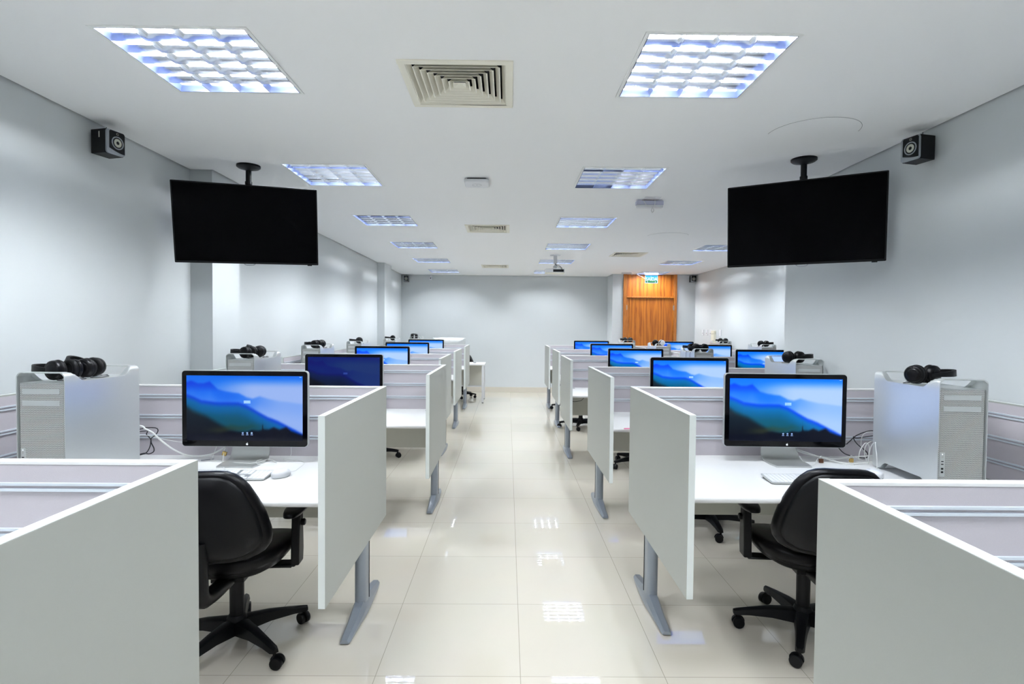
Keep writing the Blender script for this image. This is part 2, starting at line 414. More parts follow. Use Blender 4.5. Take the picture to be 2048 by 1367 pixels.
# ------------------------------------------------------------------ cubicle desks
def rails(parent, axis, fixed, d, a0, a1):
    """double aluminium rails on the face of a screen; d = outward direction"""
    for z in (1.055, .945, .835):
        mb = MB()
        for dz in (-.0085, .0055):
            pr = [(fixed, z+dz-.004), (fixed+d*.006, z+dz-.003), (fixed+d*.006, z+dz+.003), (fixed, z+dz+.004)]
            if axis == 'x': mb.prism(pr, 'x', a0, a1)
            else: mb.prism(pr, 'y', a0, a1)
        mb.build('rail', railM, parent)
def make_leg(parent, x, yb):
    lg = MB()
    pts = []
    for k in range(20):
        t = 2*PI*k/20; pts.append((x+.029*math.copysign(abs(math.cos(t))**.6, math.cos(t)), yb-.27+.055*math.copysign(abs(math.sin(t))**.6, math.sin(t))))
    lg.prism(pts, 'z', .03, .705)
    o = lg.build('leg', legM, parent, smooth=40)
    MB().box(x-.0305, x+.0305, yb-.245, yb-.240, .06, .70).build('cable_channel', darkM, o)
    st = [(yb-.575, .020, .021), (yb-.55, .024, .028), (yb-.42, .030, .045), (yb-.36, .034, .062), (yb-.30, .036, .078), (yb-.22, .036, .078), (yb-.16, .034, .058), (yb-.04, .028, .036), (yb+.02, .022, .026)]
    mb = MB(); vs = []; fs = []
    for y, hw, h in st:
        vs += [(x-hw, y, .006), (x-hw, y, h*.55), (x-hw*.55, y, h), (x+hw*.55, y, h), (x+hw, y, h*.55), (x+hw, y, .006)]
    n = len(st)
    for i in range(n-1):
        for k in range(6): fs.append((i*6+k, i*6+(k+1) % 6, (i+1)*6+(k+1) % 6, (i+1)*6+k))
    fs += [tuple(range(6))[::-1], tuple(range((n-1)*6, n*6))]
    mb.add(vs, fs)
    for yy in (yb-.53, yb-.02): mb.lathe([(.012, 0), (.012, .01)], 10, Matrix.Translation((x, yy, 0)))
    mb.build('foot', legM, o, smooth=25)
def make_desk(s, yb, xp, xw, label, aisle=True, wall=True, group=None, low=0):
    """s=+1 right of the aisle, -1 left; xp = aisle face of the end panel, xw = far end; yb = back of the screen"""
    cx = (xp+xw)/2
    o = thing('cubicle_desk', label, 'desk', (cx, yb, 0), 0, group)
    X = lambda v: v-cx
    t = .026
    x0 = X(xp)+(s*t if aisle else 0); x1 = X(xw)-(s*t if wall else 0)
    lo, hi = min(x0, x1), max(x0, x1)
    # screen behind the desk
    MB().box(lo, hi, -.026, 0, .40, 1.107).build('back_screen', fabM, o, bevel=.002)
    MB().box(lo, hi, -.0275, .0015, 1.107, 1.115).build('screen_cap', capM, o, bevel=.001)
    rails(o, 'x', -.026, -1, lo+.004, hi-.004)
    MB().box(lo+.01, hi-.01, -.052, -.0275, .40, .70).build('modesty_panel', modM, o, bevel=.002)
    # desktop with rounded front edge
    mb = MB(); pr = []
    yf = -.815; zt = .732; th = .028
    for k in range(9):
        a = PI/2+PI*k/8; pr.append((yf+.014+.014*math.cos(a), zt-.014+.014*math.sin(a)))
    pr += [(-.0275, zt-th), (-.0275, zt)]
    mb.prism(pr, 'x', lo+.001, hi-.001)
    top = mb.build('desktop', topM, o, smooth=30)
    gx = X(xp)+s*.13
    MB().lathe([(.032, 0), (.032, .0015), (.028, .0025), (.001, .0025)], 24, Matrix.Translation((gx, -.12, zt))).build('cable_grommet', greyM, o, smooth=40)
    for k, (on, xx, sg) in enumerate(((aisle, X(xp), s), (wall, X(xw), -s))):
        if not on: continue
        a, b = sorted((xx, xx+sg*t))
        pn = MB().box(a, b, -1.03, 0, .40, 1.115).build('end_panel' if k == 0 else 'wall_panel', lamM, o, bevel=.0015)
        # pale edge band all round
        mb = MB().box(a+.0005, b-.0005, -1.0312, -1.0295, .401, 1.114).box(a+.0005, b-.0005, -1.03, 0, 1.1145, 1.1158).build('edge_band', edgeM, pn)
        if k == 1:
            f = xx+sg*t
            MB().box(min(f, f+sg*.003), max(f, f+sg*.003), -1.02, -.03, .74, 1.107).build('fabric_face', fabM, pn)
            rails(pn, 'y', f+sg*.003, sg, -1.02, -.034)
    make_leg(o, X(xp)+s*.062, 0)
    make_leg(o, X(xw)-s*.09, 0)
    return o
LROW = [(1.357, -.755), (3.057, -.665), (4.82, -.530), (6.73, -.680), (8.38, -.690), (10.27, -.700)]
RROW = [(1.224, .695), (3.145, .70), (4.74, .692), (6.65, .640), (8.52, .690), (10.40, .700)]
rown = ['cut by the lower %s corner of the photo', 'second row, with chair and keyboard, %s of the aisle',
        'third row from camera, %s of the aisle', 'fourth row from camera, %s of the aisle', 'fifth row from camera, %s of the aisle', 'last row before back wall, %s of the aisle']
for i, (yb, xp) in enumerate(LROW):
    make_desk(-1, yb, xp, {2: -2.150, 5: -2.190}.get(i, -2.325), 'white cubicle desk with grey screens, '+rown[i] % 'left', group='cubicle desks along the aisle')
for i, (yb, xp) in enumerate(RROW):
    make_desk(1, yb, xp, 2.345, 'white cubicle desk with grey screens, '+rown[i] % 'right', wall=i not in (2, 3), group='cubicle desks along the aisle')
for i, lab in ((3, 'nearest of the three'), (4, 'middle of the three'), (5, 'farthest of the three')):
    make_desk(1, RROW[i][0], 2.349, 3.93, f'white cubicle desk in the wide bay at the right wall, {lab}', aisle=False, group='cubicle desks in the right bay')

# ------------------------------------------------------------------ monitors
def ridge(x, seed, oct=5):
    v = 0
    for k in range(oct):
        v += math.sin(x*(2.3+seed)*1.9**k*2.1+seed*7.3*(k+1))*.5**k
    return v
def smooth(a, b, x):
    t = max(0, min(1, (x-a)/(b-a))); return t*t*(3-2*t)
def lerp(a, b, t): return tuple(a[i]+(b[i]-a[i])*t for i in range(3))
def pl_(P, x):
    for (a, b), (c, d) in zip(P, P[1:]):
        if x <= c: return b+(d-b)*max(0, (x-a))/(c-a)
    return P[-1][1]
R1 = [(0, .90), (.04, .925), (.10, .885), (.15, .885), (.20, .915), (.27, .80), (.34, .765), (.40, .745), (.45, .735), (.52, .67), (.57, .65), (.63, .685), (.70, .655), (.80, .62), (1, .58)]
R2 = [(0, .715), (.07, .67), (.13, .62), (.25, .60), (.36, .595), (.445, .59), (.51, .55), (.615, .45), (.70, .37), (.79, .31), (.91, .20), (1, .12)]
R3 = [(0, .54), (.05, .475), (.17, .385), (.27, .27), (.36, .18), (.5, .10), (1, 0)]
R4 = [(0, .10), (.3, .11), (.38, .15), (.45, .135), (.52, .14), (.56, .17), (.62, .16), (.645, .17), (.655, .25), (.665, .18), (.71, .18), (.75, .215), (.80, .18), (.86, .22), (.90, .16), (.96, .12), (1, .10)]
def wall_colour(u, v):                        # u right, v up, both 0..1; returns sRGB 0..255
    sky = lerp((70, 140, 255), (8, 112, 252), smooth(.70, 1.0, v))
    pale = smooth(.15, .6, u)*smooth(1.0, .80, v)+.6*smooth(.7, .35, v)
    sky = lerp(sky, (170, 197, 255), min(1, pale)*.92)
    h1 = pl_(R1, u)+.004*ridge(u, 1.3)
    m = (1-smooth(h1-.03, h1+.022, v))*(1-.80*smooth(.30, .85, u))*(.25+.75*smooth(h1-.34, h1-.05, v))
    c = lerp(sky, lerp((20, 110, 252), (0, 62, 236), smooth(.72, .92, v)), m)
    h2 = pl_(R2, u)+.004*ridge(u, 2.1)
    m = 1-smooth(h2-.03, h2+.025, v)
    body = lerp((4, 84, 110), lerp((0, 108, 190), (0, 66, 226), smooth(h2-.10, h2, v)), smooth(h2-.30, h2-.02, v))
    c = lerp(c, body, m)
    h3 = pl_(R3, u)+.006*ridge(u, .7)
    c = lerp(c, lerp((6, 12, 20), (20, 34, 44), smooth(0, .5, v)), 1-smooth(h3-.07, h3+.05, v))
    h4 = pl_(R4, u)
    c = lerp(c, lerp((52, 60, 34), c, .45), math.exp(-((v-h4-.05)/.05)**2)*smooth(.75, .4, u)*smooth(.1, .3, u))
    return lerp(c, (3, 8, 22), 1-smooth(h4-.035, h4+.025, v))
def screen_material(name, k, rough=.09, tint=(1, 1, 1)):
    m = bpy.data.materials.new(name); m.use_nodes = True; nt = m.node_tree; p = nt.nodes['Principled BSDF']
    at = nt.nodes.new('ShaderNodeAttribute'); at.attribute_name = 'picture'
    tn = nt.nodes.new('ShaderNodeMix'); tn.data_type = 'RGBA'; tn.blend_type = 'MULTIPLY'; tn.inputs[0].default_value = 1; tn.inputs[7].default_value = (*tint, 1)
    nt.links.new(at.outputs['Color'], tn.inputs[6]); nt.links.new(tn.outputs[2], p.inputs['Emission Color']); p.inputs['Emission Strength'].default_value = k
    p.inputs['Base Color'].default_value = (.004, .004, .006, 1); p.inputs['Roughness'].default_value = rough; p.inputs['Specular IOR Level'].default_value = .12
    return m
scrM = screen_material('lit desktop picture', 1.15); scrD = screen_material('dimmed desktop picture', .14, tint=(.12, .35, 1)); scrL = screen_material('deeper desktop picture', .82)
def apple(mb, cx, cz, r, y, sgn=1):
    pts = []
    for k in range(28):
        t = 2*PI*k/28; rr = r*(1+.06*math.cos(2*t)); x = rr*math.cos(t)*.92; z = rr*math.sin(t)
        if abs(t-PI/2) < .5: z -= r*.16*(1-abs(t-PI/2)/.5)
        if abs(t-3*PI/2) < .4: z += r*.10*(1-abs(t-3*PI/2)/.4)
        d = math.hypot(x-r*1.12, z-r*.12)
        if d < r*.42: x = r*1.12-math.sqrt(max(0, (r*.42)**2-(z-r*.12)**2))
        pts.append((cx+sgn*x, cz+z))
    vs = [(p_[0], y, p_[1]) for p_ in pts]; mb.add(vs, [tuple(range(len(vs)))])
    leaf = [(.02, 1.12), (.10, 1.35), (.32, 1.62), (.42, 1.62), (.40, 1.38), (.20, 1.14)]
    mb.add([(cx+sgn*a*r, y, cz+b*r) for a, b in leaf], [tuple(range(6))])
def rrect(x0, x1, z0, z1, r, n=6):
    pts = []
    for cx, cz, a in ((x1-r, z1-r, 0), (x0+r, z1-r, PI/2), (x0+r, z0+r, PI), (x1-r, z0+r, 1.5*PI)):
        for k in range(n+1): pts.append((cx+r*math.cos(a+PI/2*k/n), cz+r*math.sin(a+PI/2*k/n)))
    return pts
MZ0, MZ1 = .082, .478                        # panel bottom and top above the desk
def make_stand(o, ys=0):
    """one folded aluminium sheet: neck behind the panel, then a foot running forward"""
    path = [(.052, .30), (.058, .20), (.064, .13), (.066, .09), (.068, .06), (.062, .035), (.048, .016), (.028, .007), (.0, .0045), (-.06, .0045), (-.115, .0045)]
    wid = [.086, .086, .088, .092, .098, .100, .100, .100, .100, .100, .090]
    mb = MB(); vs = []; fs = []
    for i, ((y, z), hw) in enumerate(zip(path, wid)):
        a = path[max(0, i-1)]; b = path[min(len(path)-1, i+1)]
        t = Vector((b[0]-a[0], b[1]-a[1])).normalized(); nx, nz = -t.y*.004, t.x*.004
        for sx in (-1, 1):
            vs += [(sx*hw, y+nx, z+nz), (sx*hw, y-nx, z-nz)]
    for i in range(len(path)-1):
        a = i*4; b = a+4
        fs += [(a, a+2, b+2, b), (a+1, b+1, b+3, a+3), (a, b, b+1, a+1), (a+2, a+3, b+3, b+2)]
    fs += [(0, 1, 3, 2), (len(vs)-4, len(vs)-2, len(vs)-1, len(vs)-3)]
    mb.add(vs, fs); return mb.build('stand', alu2M, o, smooth=50)
def make_monitor(dim=False):
    o = thing('computer_monitor', '', 'monitor', group='widescreen monitors on the cubicle desks')
    hw = .325
    # aluminium back shell, bulging
    mb = MB(); out = rrect(-hw, hw, MZ0, MZ1, .018)
    n = len(out); cz = (MZ0+MZ1)/2
    rings = [(1, 0), (1, .020), (.988, .027), (.90, .036), (.6, .042), (.0, .044)]
    vs = []; fs = []
    for k, y in rings:
        for x, z in out: vs.append((x*k, y, cz+(z-cz)*k))
    for i in range(len(rings)-1):
        for j in range(n): fs.append((i*n+j, i*n+(j+1) % n, (i+1)*n+(j+1) % n, (i+1)*n+j))
    fs.append(tuple(range(n)))
    mb.add(vs, fs); mb.build('back_shell', aluM, o, smooth=35)
    mb = MB(); inn = rrect(-hw+.003, hw-.003, MZ0+.003, MZ1-.003, .016); mb.prism(inn, 'y', -.004, .001); mb.build('bezel', glossM, o, smooth=30)
    sx, z0, z1 = .2985, MZ0+.033, MZ1-.027
    nu, nv = 111, 63
    me = bpy.data.meshes.new('screen')
    vs = [(-sx+2*sx*i/(nu-1), -.0048, z0+(z1-z0)*j/(nv-1)) for i in range(nu) for j in range(nv)]
    fs = [(i*nv+j, (i+1)*nv+j, (i+1)*nv+j+1, i*nv+j+1) for i in range(nu-1) for j in range(nv-1)]
    me.from_pydata(vs, [], fs)
    at = me.color_attributes.new('picture', 'FLOAT_COLOR', 'POINT')
    for i in range(nu):
        for j in range(nv):
            at.data[i*nv+j].color = srgb(*wall_colour(i/(nu-1), j/(nv-1)))
    me.materials.append(scrD if dim else scrM)
    so = bpy.data.objects.new('screen', me); COL.objects.link(so); so.parent = o
    u = uiD if dim else uiM
    MB().box(-.004, .030, -.0052, -.0050, z0+.195, z0+.199).box(-.004, .030, -.0052, -.0050, z0+.203, z0+.207).build('login_prompt', u, so)
    mb = MB()
    for dx in (-.010, .013, .036):
        R = Matrix.Translation((dx, -.0051, z0+.040)) @ Matrix.Rotation(PI/2, 4, 'X')
        vs = []; k_ = 16
        for rr in (.0042, .0026):
            for k in range(k_): vs.append(R @ Vector((rr*math.cos(2*PI*k/k_), rr*math.sin(2*PI*k/k_), 0)))
        mb.add(vs, [(k, (k+1) % k_, k_+(k+1) % k_, k_+k) for k in range(k_)])
        mb.box(dx-.006, dx+.006, -.0052, -.0050, z0+.030, z0+.0315)
    mb.build('screen_buttons', u, so)
    MB().box(sx-.016, sx-.006, -.0052, -.0050, z1-.006, z1-.0045).build('clock_readout', u, so)
    mb = MB(); apple(mb, .012, MZ0+.015, .0058, -.0046); mb.build('logo', logoM, o)
    make_stand(o)
    return o
DZ = .732
mon = make_monitor(False); monD = make_monitor(True)
MONS = [(-1.355, 3.057, 'widescreen monitor with a blue mountain picture, large, left of the aisle in the second row', 0),
        (-1.475, 6.73, 'widescreen monitor standing right behind the dimmed one, left of the aisle', 0),
        (-1.478, 8.38, 'widescreen monitor in the fifth row left of the aisle, lower part behind a screen', 0),
        (-1.479, 10.27, 'widescreen monitor in front of the white rear of the all-in-one computer', 0),
        (1.494, 3.145, 'widescreen monitor with a blue mountain picture, large, behind the chair right of the aisle', -.03),
        (1.500, 4.74, 'widescreen monitor right of the aisle in the third row, under the exit door', 0),
        (1.497, 6.65, 'widescreen monitor right of the aisle in the fourth row', 0),
        (1.568, 8.52, 'widescreen monitor right of the aisle in the fifth row', 0),
        (1.544, 10.40, 'widescreen monitor right of the aisle in the last row, farthest back', 0),
        (2.990, 6.65, 'widescreen monitor partly hidden by the near right wall corner', 0),
        (3.058, 8.52, 'widescreen monitor in the right bay, left part behind a tower with tangled headphones', 0),
        (3.110, 10.40, 'widescreen monitor in the right bay, farthest, just below the door', 0)]
for i, (x, yb, lab, rz) in enumerate(MONS):
    loc = (x, yb-.185, DZ)
    if i == 0: mon.location = loc; mon['label'] = lab; mon.rotation_euler = (0, 0, rz)
    else: dup(mon, lab, loc, rz)
for c in children(mon):
    if c.name.startswith('screen'): c.data = c.data.copy(); c.data.materials[0] = scrL
monD.location = (-1.363, 4.82-.185, DZ); monD['label'] = 'widescreen monitor whose picture is dimmed dark blue'

# ------------------------------------------------------------------ tower computers
TW, TD, TH = .206, .475, .505
def make_tower():
    o = thing('computer_tower', '', 'computer', group='silver computer towers on the desks')
    hw = TW/2; zr, zb = TH-.046, .046          # roof and underside of the box
    R = .026; th = .003
    def hz(y):                                  # height of the side sheet along the depth
        e = min(y, TD-y)
        return TH-(TH-zr-.001)*smooth(.034, .112, e)
    # cross section path of the side sheets incl. the bent shoulder, for a given top height
    def half(y, sgn, top):
        pts = []
        h = hz(y)
        for zz in (TH*.5, TH*.68, TH*.8, zr-.03, zr-.004): pts.append((sgn*hw, 0, zz))
        full = TH
        lim = h
        for k in range(1, 9):
            a = PI/2*k/8
            z = full-R+R*math.sin(a); x = hw-R+R*math.cos(a)
            if z > lim: 
                z = lim
                x = min(x, hw-R+R*math.cos(math.asin(min(1, max(0, (lim-(full-R))/R)))) if lim > full-R else hw)
            pts.append((sgn*x, 0, z))
        return pts
    mb = MB(); ny = 40
    for sgn in (-1, 1):
        for flip in (0, 1):
            for off in (0, th):
                vs = []; m = 13
                for i in range(ny):
                    y = TD*i/(ny-1)
                    for x, _, z in half(y, sgn, True):
                        zz = TH-z if flip else z
                        if off: x = x-sgn*off
                        vs.append((x, y, zz))
                mb.add(vs, [(i*m+j, (i+1)*m+j, (i+1)*m+j+1, i*m+j+1) for i in range(ny-1) for j in range(m-1)])
            # front and rear rims of the sheet
            for y in (0, TD):
                a = half(y, sgn, True); vs = []
                for x, _, z in a:
                    zz = TH-z if flip else z
                    vs += [(x, y, zz), (x-sgn*th*1.3, y, zz-(th if z > TH-R*.6 else 0)*(-1 if flip else 1))]
                mb.add(vs, [(2*j, 2*j+1, 2*j+3, 2*j+2) for j in range(len(a)-1)])
    # handle bars and foot bars across
    mb.build('shell', aluM, o, smooth=45)
    for name, z0, z1 in (('handle', TH-.005, TH), ('foot_bar', 0, .005)):
        for y0 in (0, TD-.034):
            pr = [(y0, z0), (y0+.034, z0), (y0+.034, z1), (y0, z1)]
            MB().prism(pr, 'x', -hw+R-.002, hw-R+.002).build(name, aluM, o, bevel=.0015)
    MB().box(-hw+.004, hw-.004, .012, TD-.006, zb, zr).build('case', aluM, o, bevel=.003)
    f = MB().box(-hw+.009, hw-.009, .006, .014, zb+.003, zr-.003).build('perforated_front', perfM, o, bevel=.003)
    for z in (zr-.048, zr-.098): MB().box(-hw+.022, hw-.026, .0035, .008, z, z+.024).build('drive_slot', aluM, o, bevel=.001)
    MB().box(-hw+.012, -hw+.034, .0035, .008, zb+.03, zb+.135).build('port_strip', aluM, o, bevel=.001)
    mb = MB()
    for z in (.045, .060, .082, .094): mb.box(-hw+.018, -hw+.028, .0030, .0037, zb+z, zb+z+(.008 if z < .07 else .004))
    mb.build('port', darkM, o)
    MB().lathe([(.0045, 0), (.0045, .001)], 14, Matrix.Translation((-hw+.023, .0036, zb+.116)) @ Matrix.Rotation(PI/2, 4, 'X')).build('power_button', alu2M, o)
    MB().box(-hw+.0215, -hw+.0245, .0030, .0037, zb+.126, zb+.129).build('power_light', ledM, o)
    return o
tw = make_tower()
TOWERS = [(-1.977, 2.360, .0, 'silver perforated computer tower at far left with two headphones on top', 'L2'),
          (-1.941, 4.04, 0, 'silver computer tower left of the dimmed monitor', 'L3'),
          (-2.105, 5.95, 0, 'silver computer tower by the left wall, fourth row', 'L4'),
          (-2.100, 7.60, 0, 'silver computer tower by the left wall, fifth row', 'L5'),
          (-2.020, 9.49, 0, 'silver computer tower by the left rear column, last row', 'L6'),
          (-1.790, 10.72, 0, 'silver computer tower on the teacher table beside the all-in-one computer', 'L7'),
          (1.993, 2.400, -.06, 'silver perforated computer tower at far right, large, with a visible port strip', 'R2'),
          (2.170, 3.96, 0, 'silver computer tower in front of the near right wall, third row', 'R3'),
          (2.085, 5.87, 0, 'silver computer tower with tangled headphones and cords hanging down its side', 'R4'),
          (2.180, 7.74, 0, 'silver computer tower below the door with a pale-padded headphone on it', 'R5'),
          (2.115, 9.62, 0, 'silver computer tower at the left foot of the door', 'R6'),
          (3.660, 7.74, -.03, 'silver computer tower in the right bay, nearer the wall corner', 'B5'),
          (3.790, 9.62, 0, 'silver computer tower in the right bay under the wall sockets', 'B6')]
for i, (x, y, rz, lab, key) in enumerate(TOWERS):
    if i == 0: tw.location = (x, y, DZ); tw['label'] = lab; tw.rotation_euler = (0, 0, rz)
    else: dup(tw, lab, (x, y, DZ if key != 'L7' else .742), rz)
ROOF = TH-.046

# ------------------------------------------------------------------ headphones
def make_headphones(tilt=.15, gap=.038, pale=False, arc=.135, hb_w=.015, turn=(0, 0), swing=0):
    o = thing('headphones', '', 'headphones', group='black headphones lying on the computer towers')
    R = .0445; SC = Matrix.Diagonal((1.08, 1.08, 1.0, 1.0))
    for sgn in (-1, 1):
        Mx = Matrix.Translation((sgn*gap, 0, R+.004)) @ Matrix.Rotation(-sgn*math.radians(turn[(sgn+1)//2]), 4, 'Z') @ Matrix.Rotation(sgn*PI/2, 4, 'Y')
        Mx = Mx @ Matrix.Rotation(.12*sgn, 4, 'X') @ SC
        cup = MB().lathe([(.001, .029), (.020, .029), (.024, .0275), (.026, .0255), (.030, .0255), (.034, .024), (.0385, .019), (.040, .012), (.040, .004), (.037, .001)], 28, Mx).build('ear_cup', seatM, o, smooth=45)
        pal = pale and sgn == 1
        MB().lathe([(.022, .0), (.0375, .002), (.041, -.003), (.042, -.010), (.039, -.017), (.031, -.020), (.024, -.017), (.022, -.008)], 28, Mx).build('ear_pad', padW if pal else padM, cup, smooth=60)
        if pal: MB().lathe([(.001, .030), (.036, .0255), (.0355, .0262), (.022, .0296)], 28, Mx).build('cup_cover', padW, cup, smooth=60)
    ct, st = math.cos(tilt), math.sin(tilt)
    pts = []
    for k in range(17):
        t = PI*k/16; x = .078*math.cos(t); d = arc*math.sin(t)**.8
        pts.append(Vector((x*(.75+.25*math.sin(t)), -d*ct, R+.004+d*st)))
    # strap with a flat section
    def strap(mb, P, hw, th):
        vs = []; fs = []; wdir = Vector((0, st, ct))
        for i, q in enumerate(P):
            a = P[max(0, i-1)]; b = P[min(len(P)-1, i+1)]; t = (b-a).normalized(); nn = t.cross(wdir).normalized()
            wv = wdir*(hw(i/(len(P)-1)) if callable(hw) else hw)
            vs += [q+wv+nn*th, q-wv+nn*th, q-wv-nn*th, q+wv-nn*th]
        for i in range(len(P)-1):
            for k in range(4): fs.append((i*4+k, i*4+(k+1) % 4, i*4+4+(k+1) % 4, i*4+4+k))
        fs += [(3, 2, 1, 0), tuple(range(len(vs)-4, len(vs)))]
        mb.add(vs, fs)
    P = [Vector((q.x, q.y, max(q.z, hb_w+.004))) for q in pts]
    SW = Matrix.Rotation(math.radians(swing), 4, 'Z')
    def swung(m_):
        m_.v = [tuple(SW @ Vector(q)) for q in m_.v]; return m_
    mb = MB(); strap(mb, P, lambda t: .006+(hb_w-.006)*math.sin(PI*t)**.5, .0022); swung(mb).build('headband', blkM, o, smooth=40)
    mb = MB(); strap(mb, [Vector((q.x*.93, q.y*.95, q.z)) for q in P[4:13]], hb_w*.85, .005); swung(mb).build('headband_pad', padM, o, smooth=40)
    c = [(-gap-.01, .02, .008), (-.07, .04, .004), (-.03, .062, .004), (.03, .058, .004), (.06, .03, .006), (.02, .045, .010), (-.04, .055, .010)]
    MB().tube(c, .0017, 6, 5).build('cord', cableB, o, smooth=60)
    return o
hpA = make_headphones(.06); hpB = make_headphones(.42, arc=.10); hpP = make_headphones(.1, gap=.046, pale=True, turn=(78, 70), swing=180, arc=.09)
hpC = make_headphones(.08, gap=.044, turn=(25, 72), swing=75); hpD = make_headphones(.08, gap=.046, turn=(65, 65), swing=-80)
def place_hp(src, key, dx, dy, rz, lab, dz=0, first=False):
    T = next(t for t in TOWERS if t[4] == key)
    base = DZ if key != 'L7' else .742
    c, s_ = math.cos(T[2]), math.sin(T[2])
    loc = (T[0]+c*dx-s_*dy, T[1]+s_*dx+c*dy, base+ROOF+.001+dz)
    if first: src.location = loc; src.rotation_euler = (0, 0, rz); src['label'] = lab; return src
    return dup(src, lab, loc, rz)
r = math.radians
place_hp(hpA, 'L2', .01, .115, r(-98), 'black headphones nearer the camera on the far left tower, band pointing to the wall', first=True)
place_hp(hpB, 'L2', .02, .255, r(-80), 'black headphones farther back on the far left tower', first=True)
place_hp(hpA, 'L3', .0, .135, r(-98), 'black headphones at the front of the tower left of the dimmed monitor')
place_hp(hpB, 'L3', .02, .270, r(-75), 'black headphones at the rear of the tower left of the dimmed monitor')
place_hp(hpA, 'L4', .01, .150, r(-100), 'black headphones nearer the camera on the fourth-row tower by the left wall')
place_hp(hpA, 'L4', .02, .275, r(-80), 'black headphones farther back on the fourth-row tower by the left wall')
place_hp(hpA, 'L5', .02, .200, r(-70), 'black headphones on the fifth-row tower by the left wall')
place_hp(hpA, 'L6', .02, .190, r(-80), 'black headphones on the tower by the left rear column')
place_hp(hpB, 'L7', -.03, .120, r(0), 'black headphones standing on the tower next to the all-in-one computer')
place_hp(hpC, 'R2', -.030, .215, r(10), 'black headphones on the large tower at far right', first=True)
place_hp(hpC, 'R3', -.02, .190, r(8), 'black headphones on the third-row tower against the near right wall')
place_hp(hpD, 'R4', -.0, .12, r(0), 'black headphones at the front of the tower with the hanging cords', first=True)
place_hp(hpA, 'R4', -.015, .285, r(-70), 'black headphones with band jutting left over the tower side, cords hanging')
place_hp(hpP, 'R5', -.03, .150, r(0), 'headphones with one pale ear cup, in front of the door', first=True)
place_hp(hpD, 'R6', .0, .150, r(0), 'black headphones on the tower at the left foot of the door')
place_hp(hpC, 'B5', .0, .180, r(10), 'black headphones on the right bay tower nearer the wall corner')
place_hp(hpD, 'B6', -.0, .120, r(0), 'black headphones in the right bay below the wall sockets')
hp_cord = MB()
hp_cord.tube([(1.98, 6.12, 1.20), (1.968, 6.10, 1.18), (1.965, 6.09, 1.08), (1.966, 6.10, .95)], .0018, 6, 4)
hp_cord.tube([(1.98, 5.98, 1.20), (1.967, 5.97, 1.17), (1.964, 5.95, 1.10), (1.966, 5.96, .92)], .0018, 6, 4)
tag(hp_cord.build('headphone_cord', cableB, smooth=60), 'pair of thin black cords hanging down the side of a tower', 'cord')

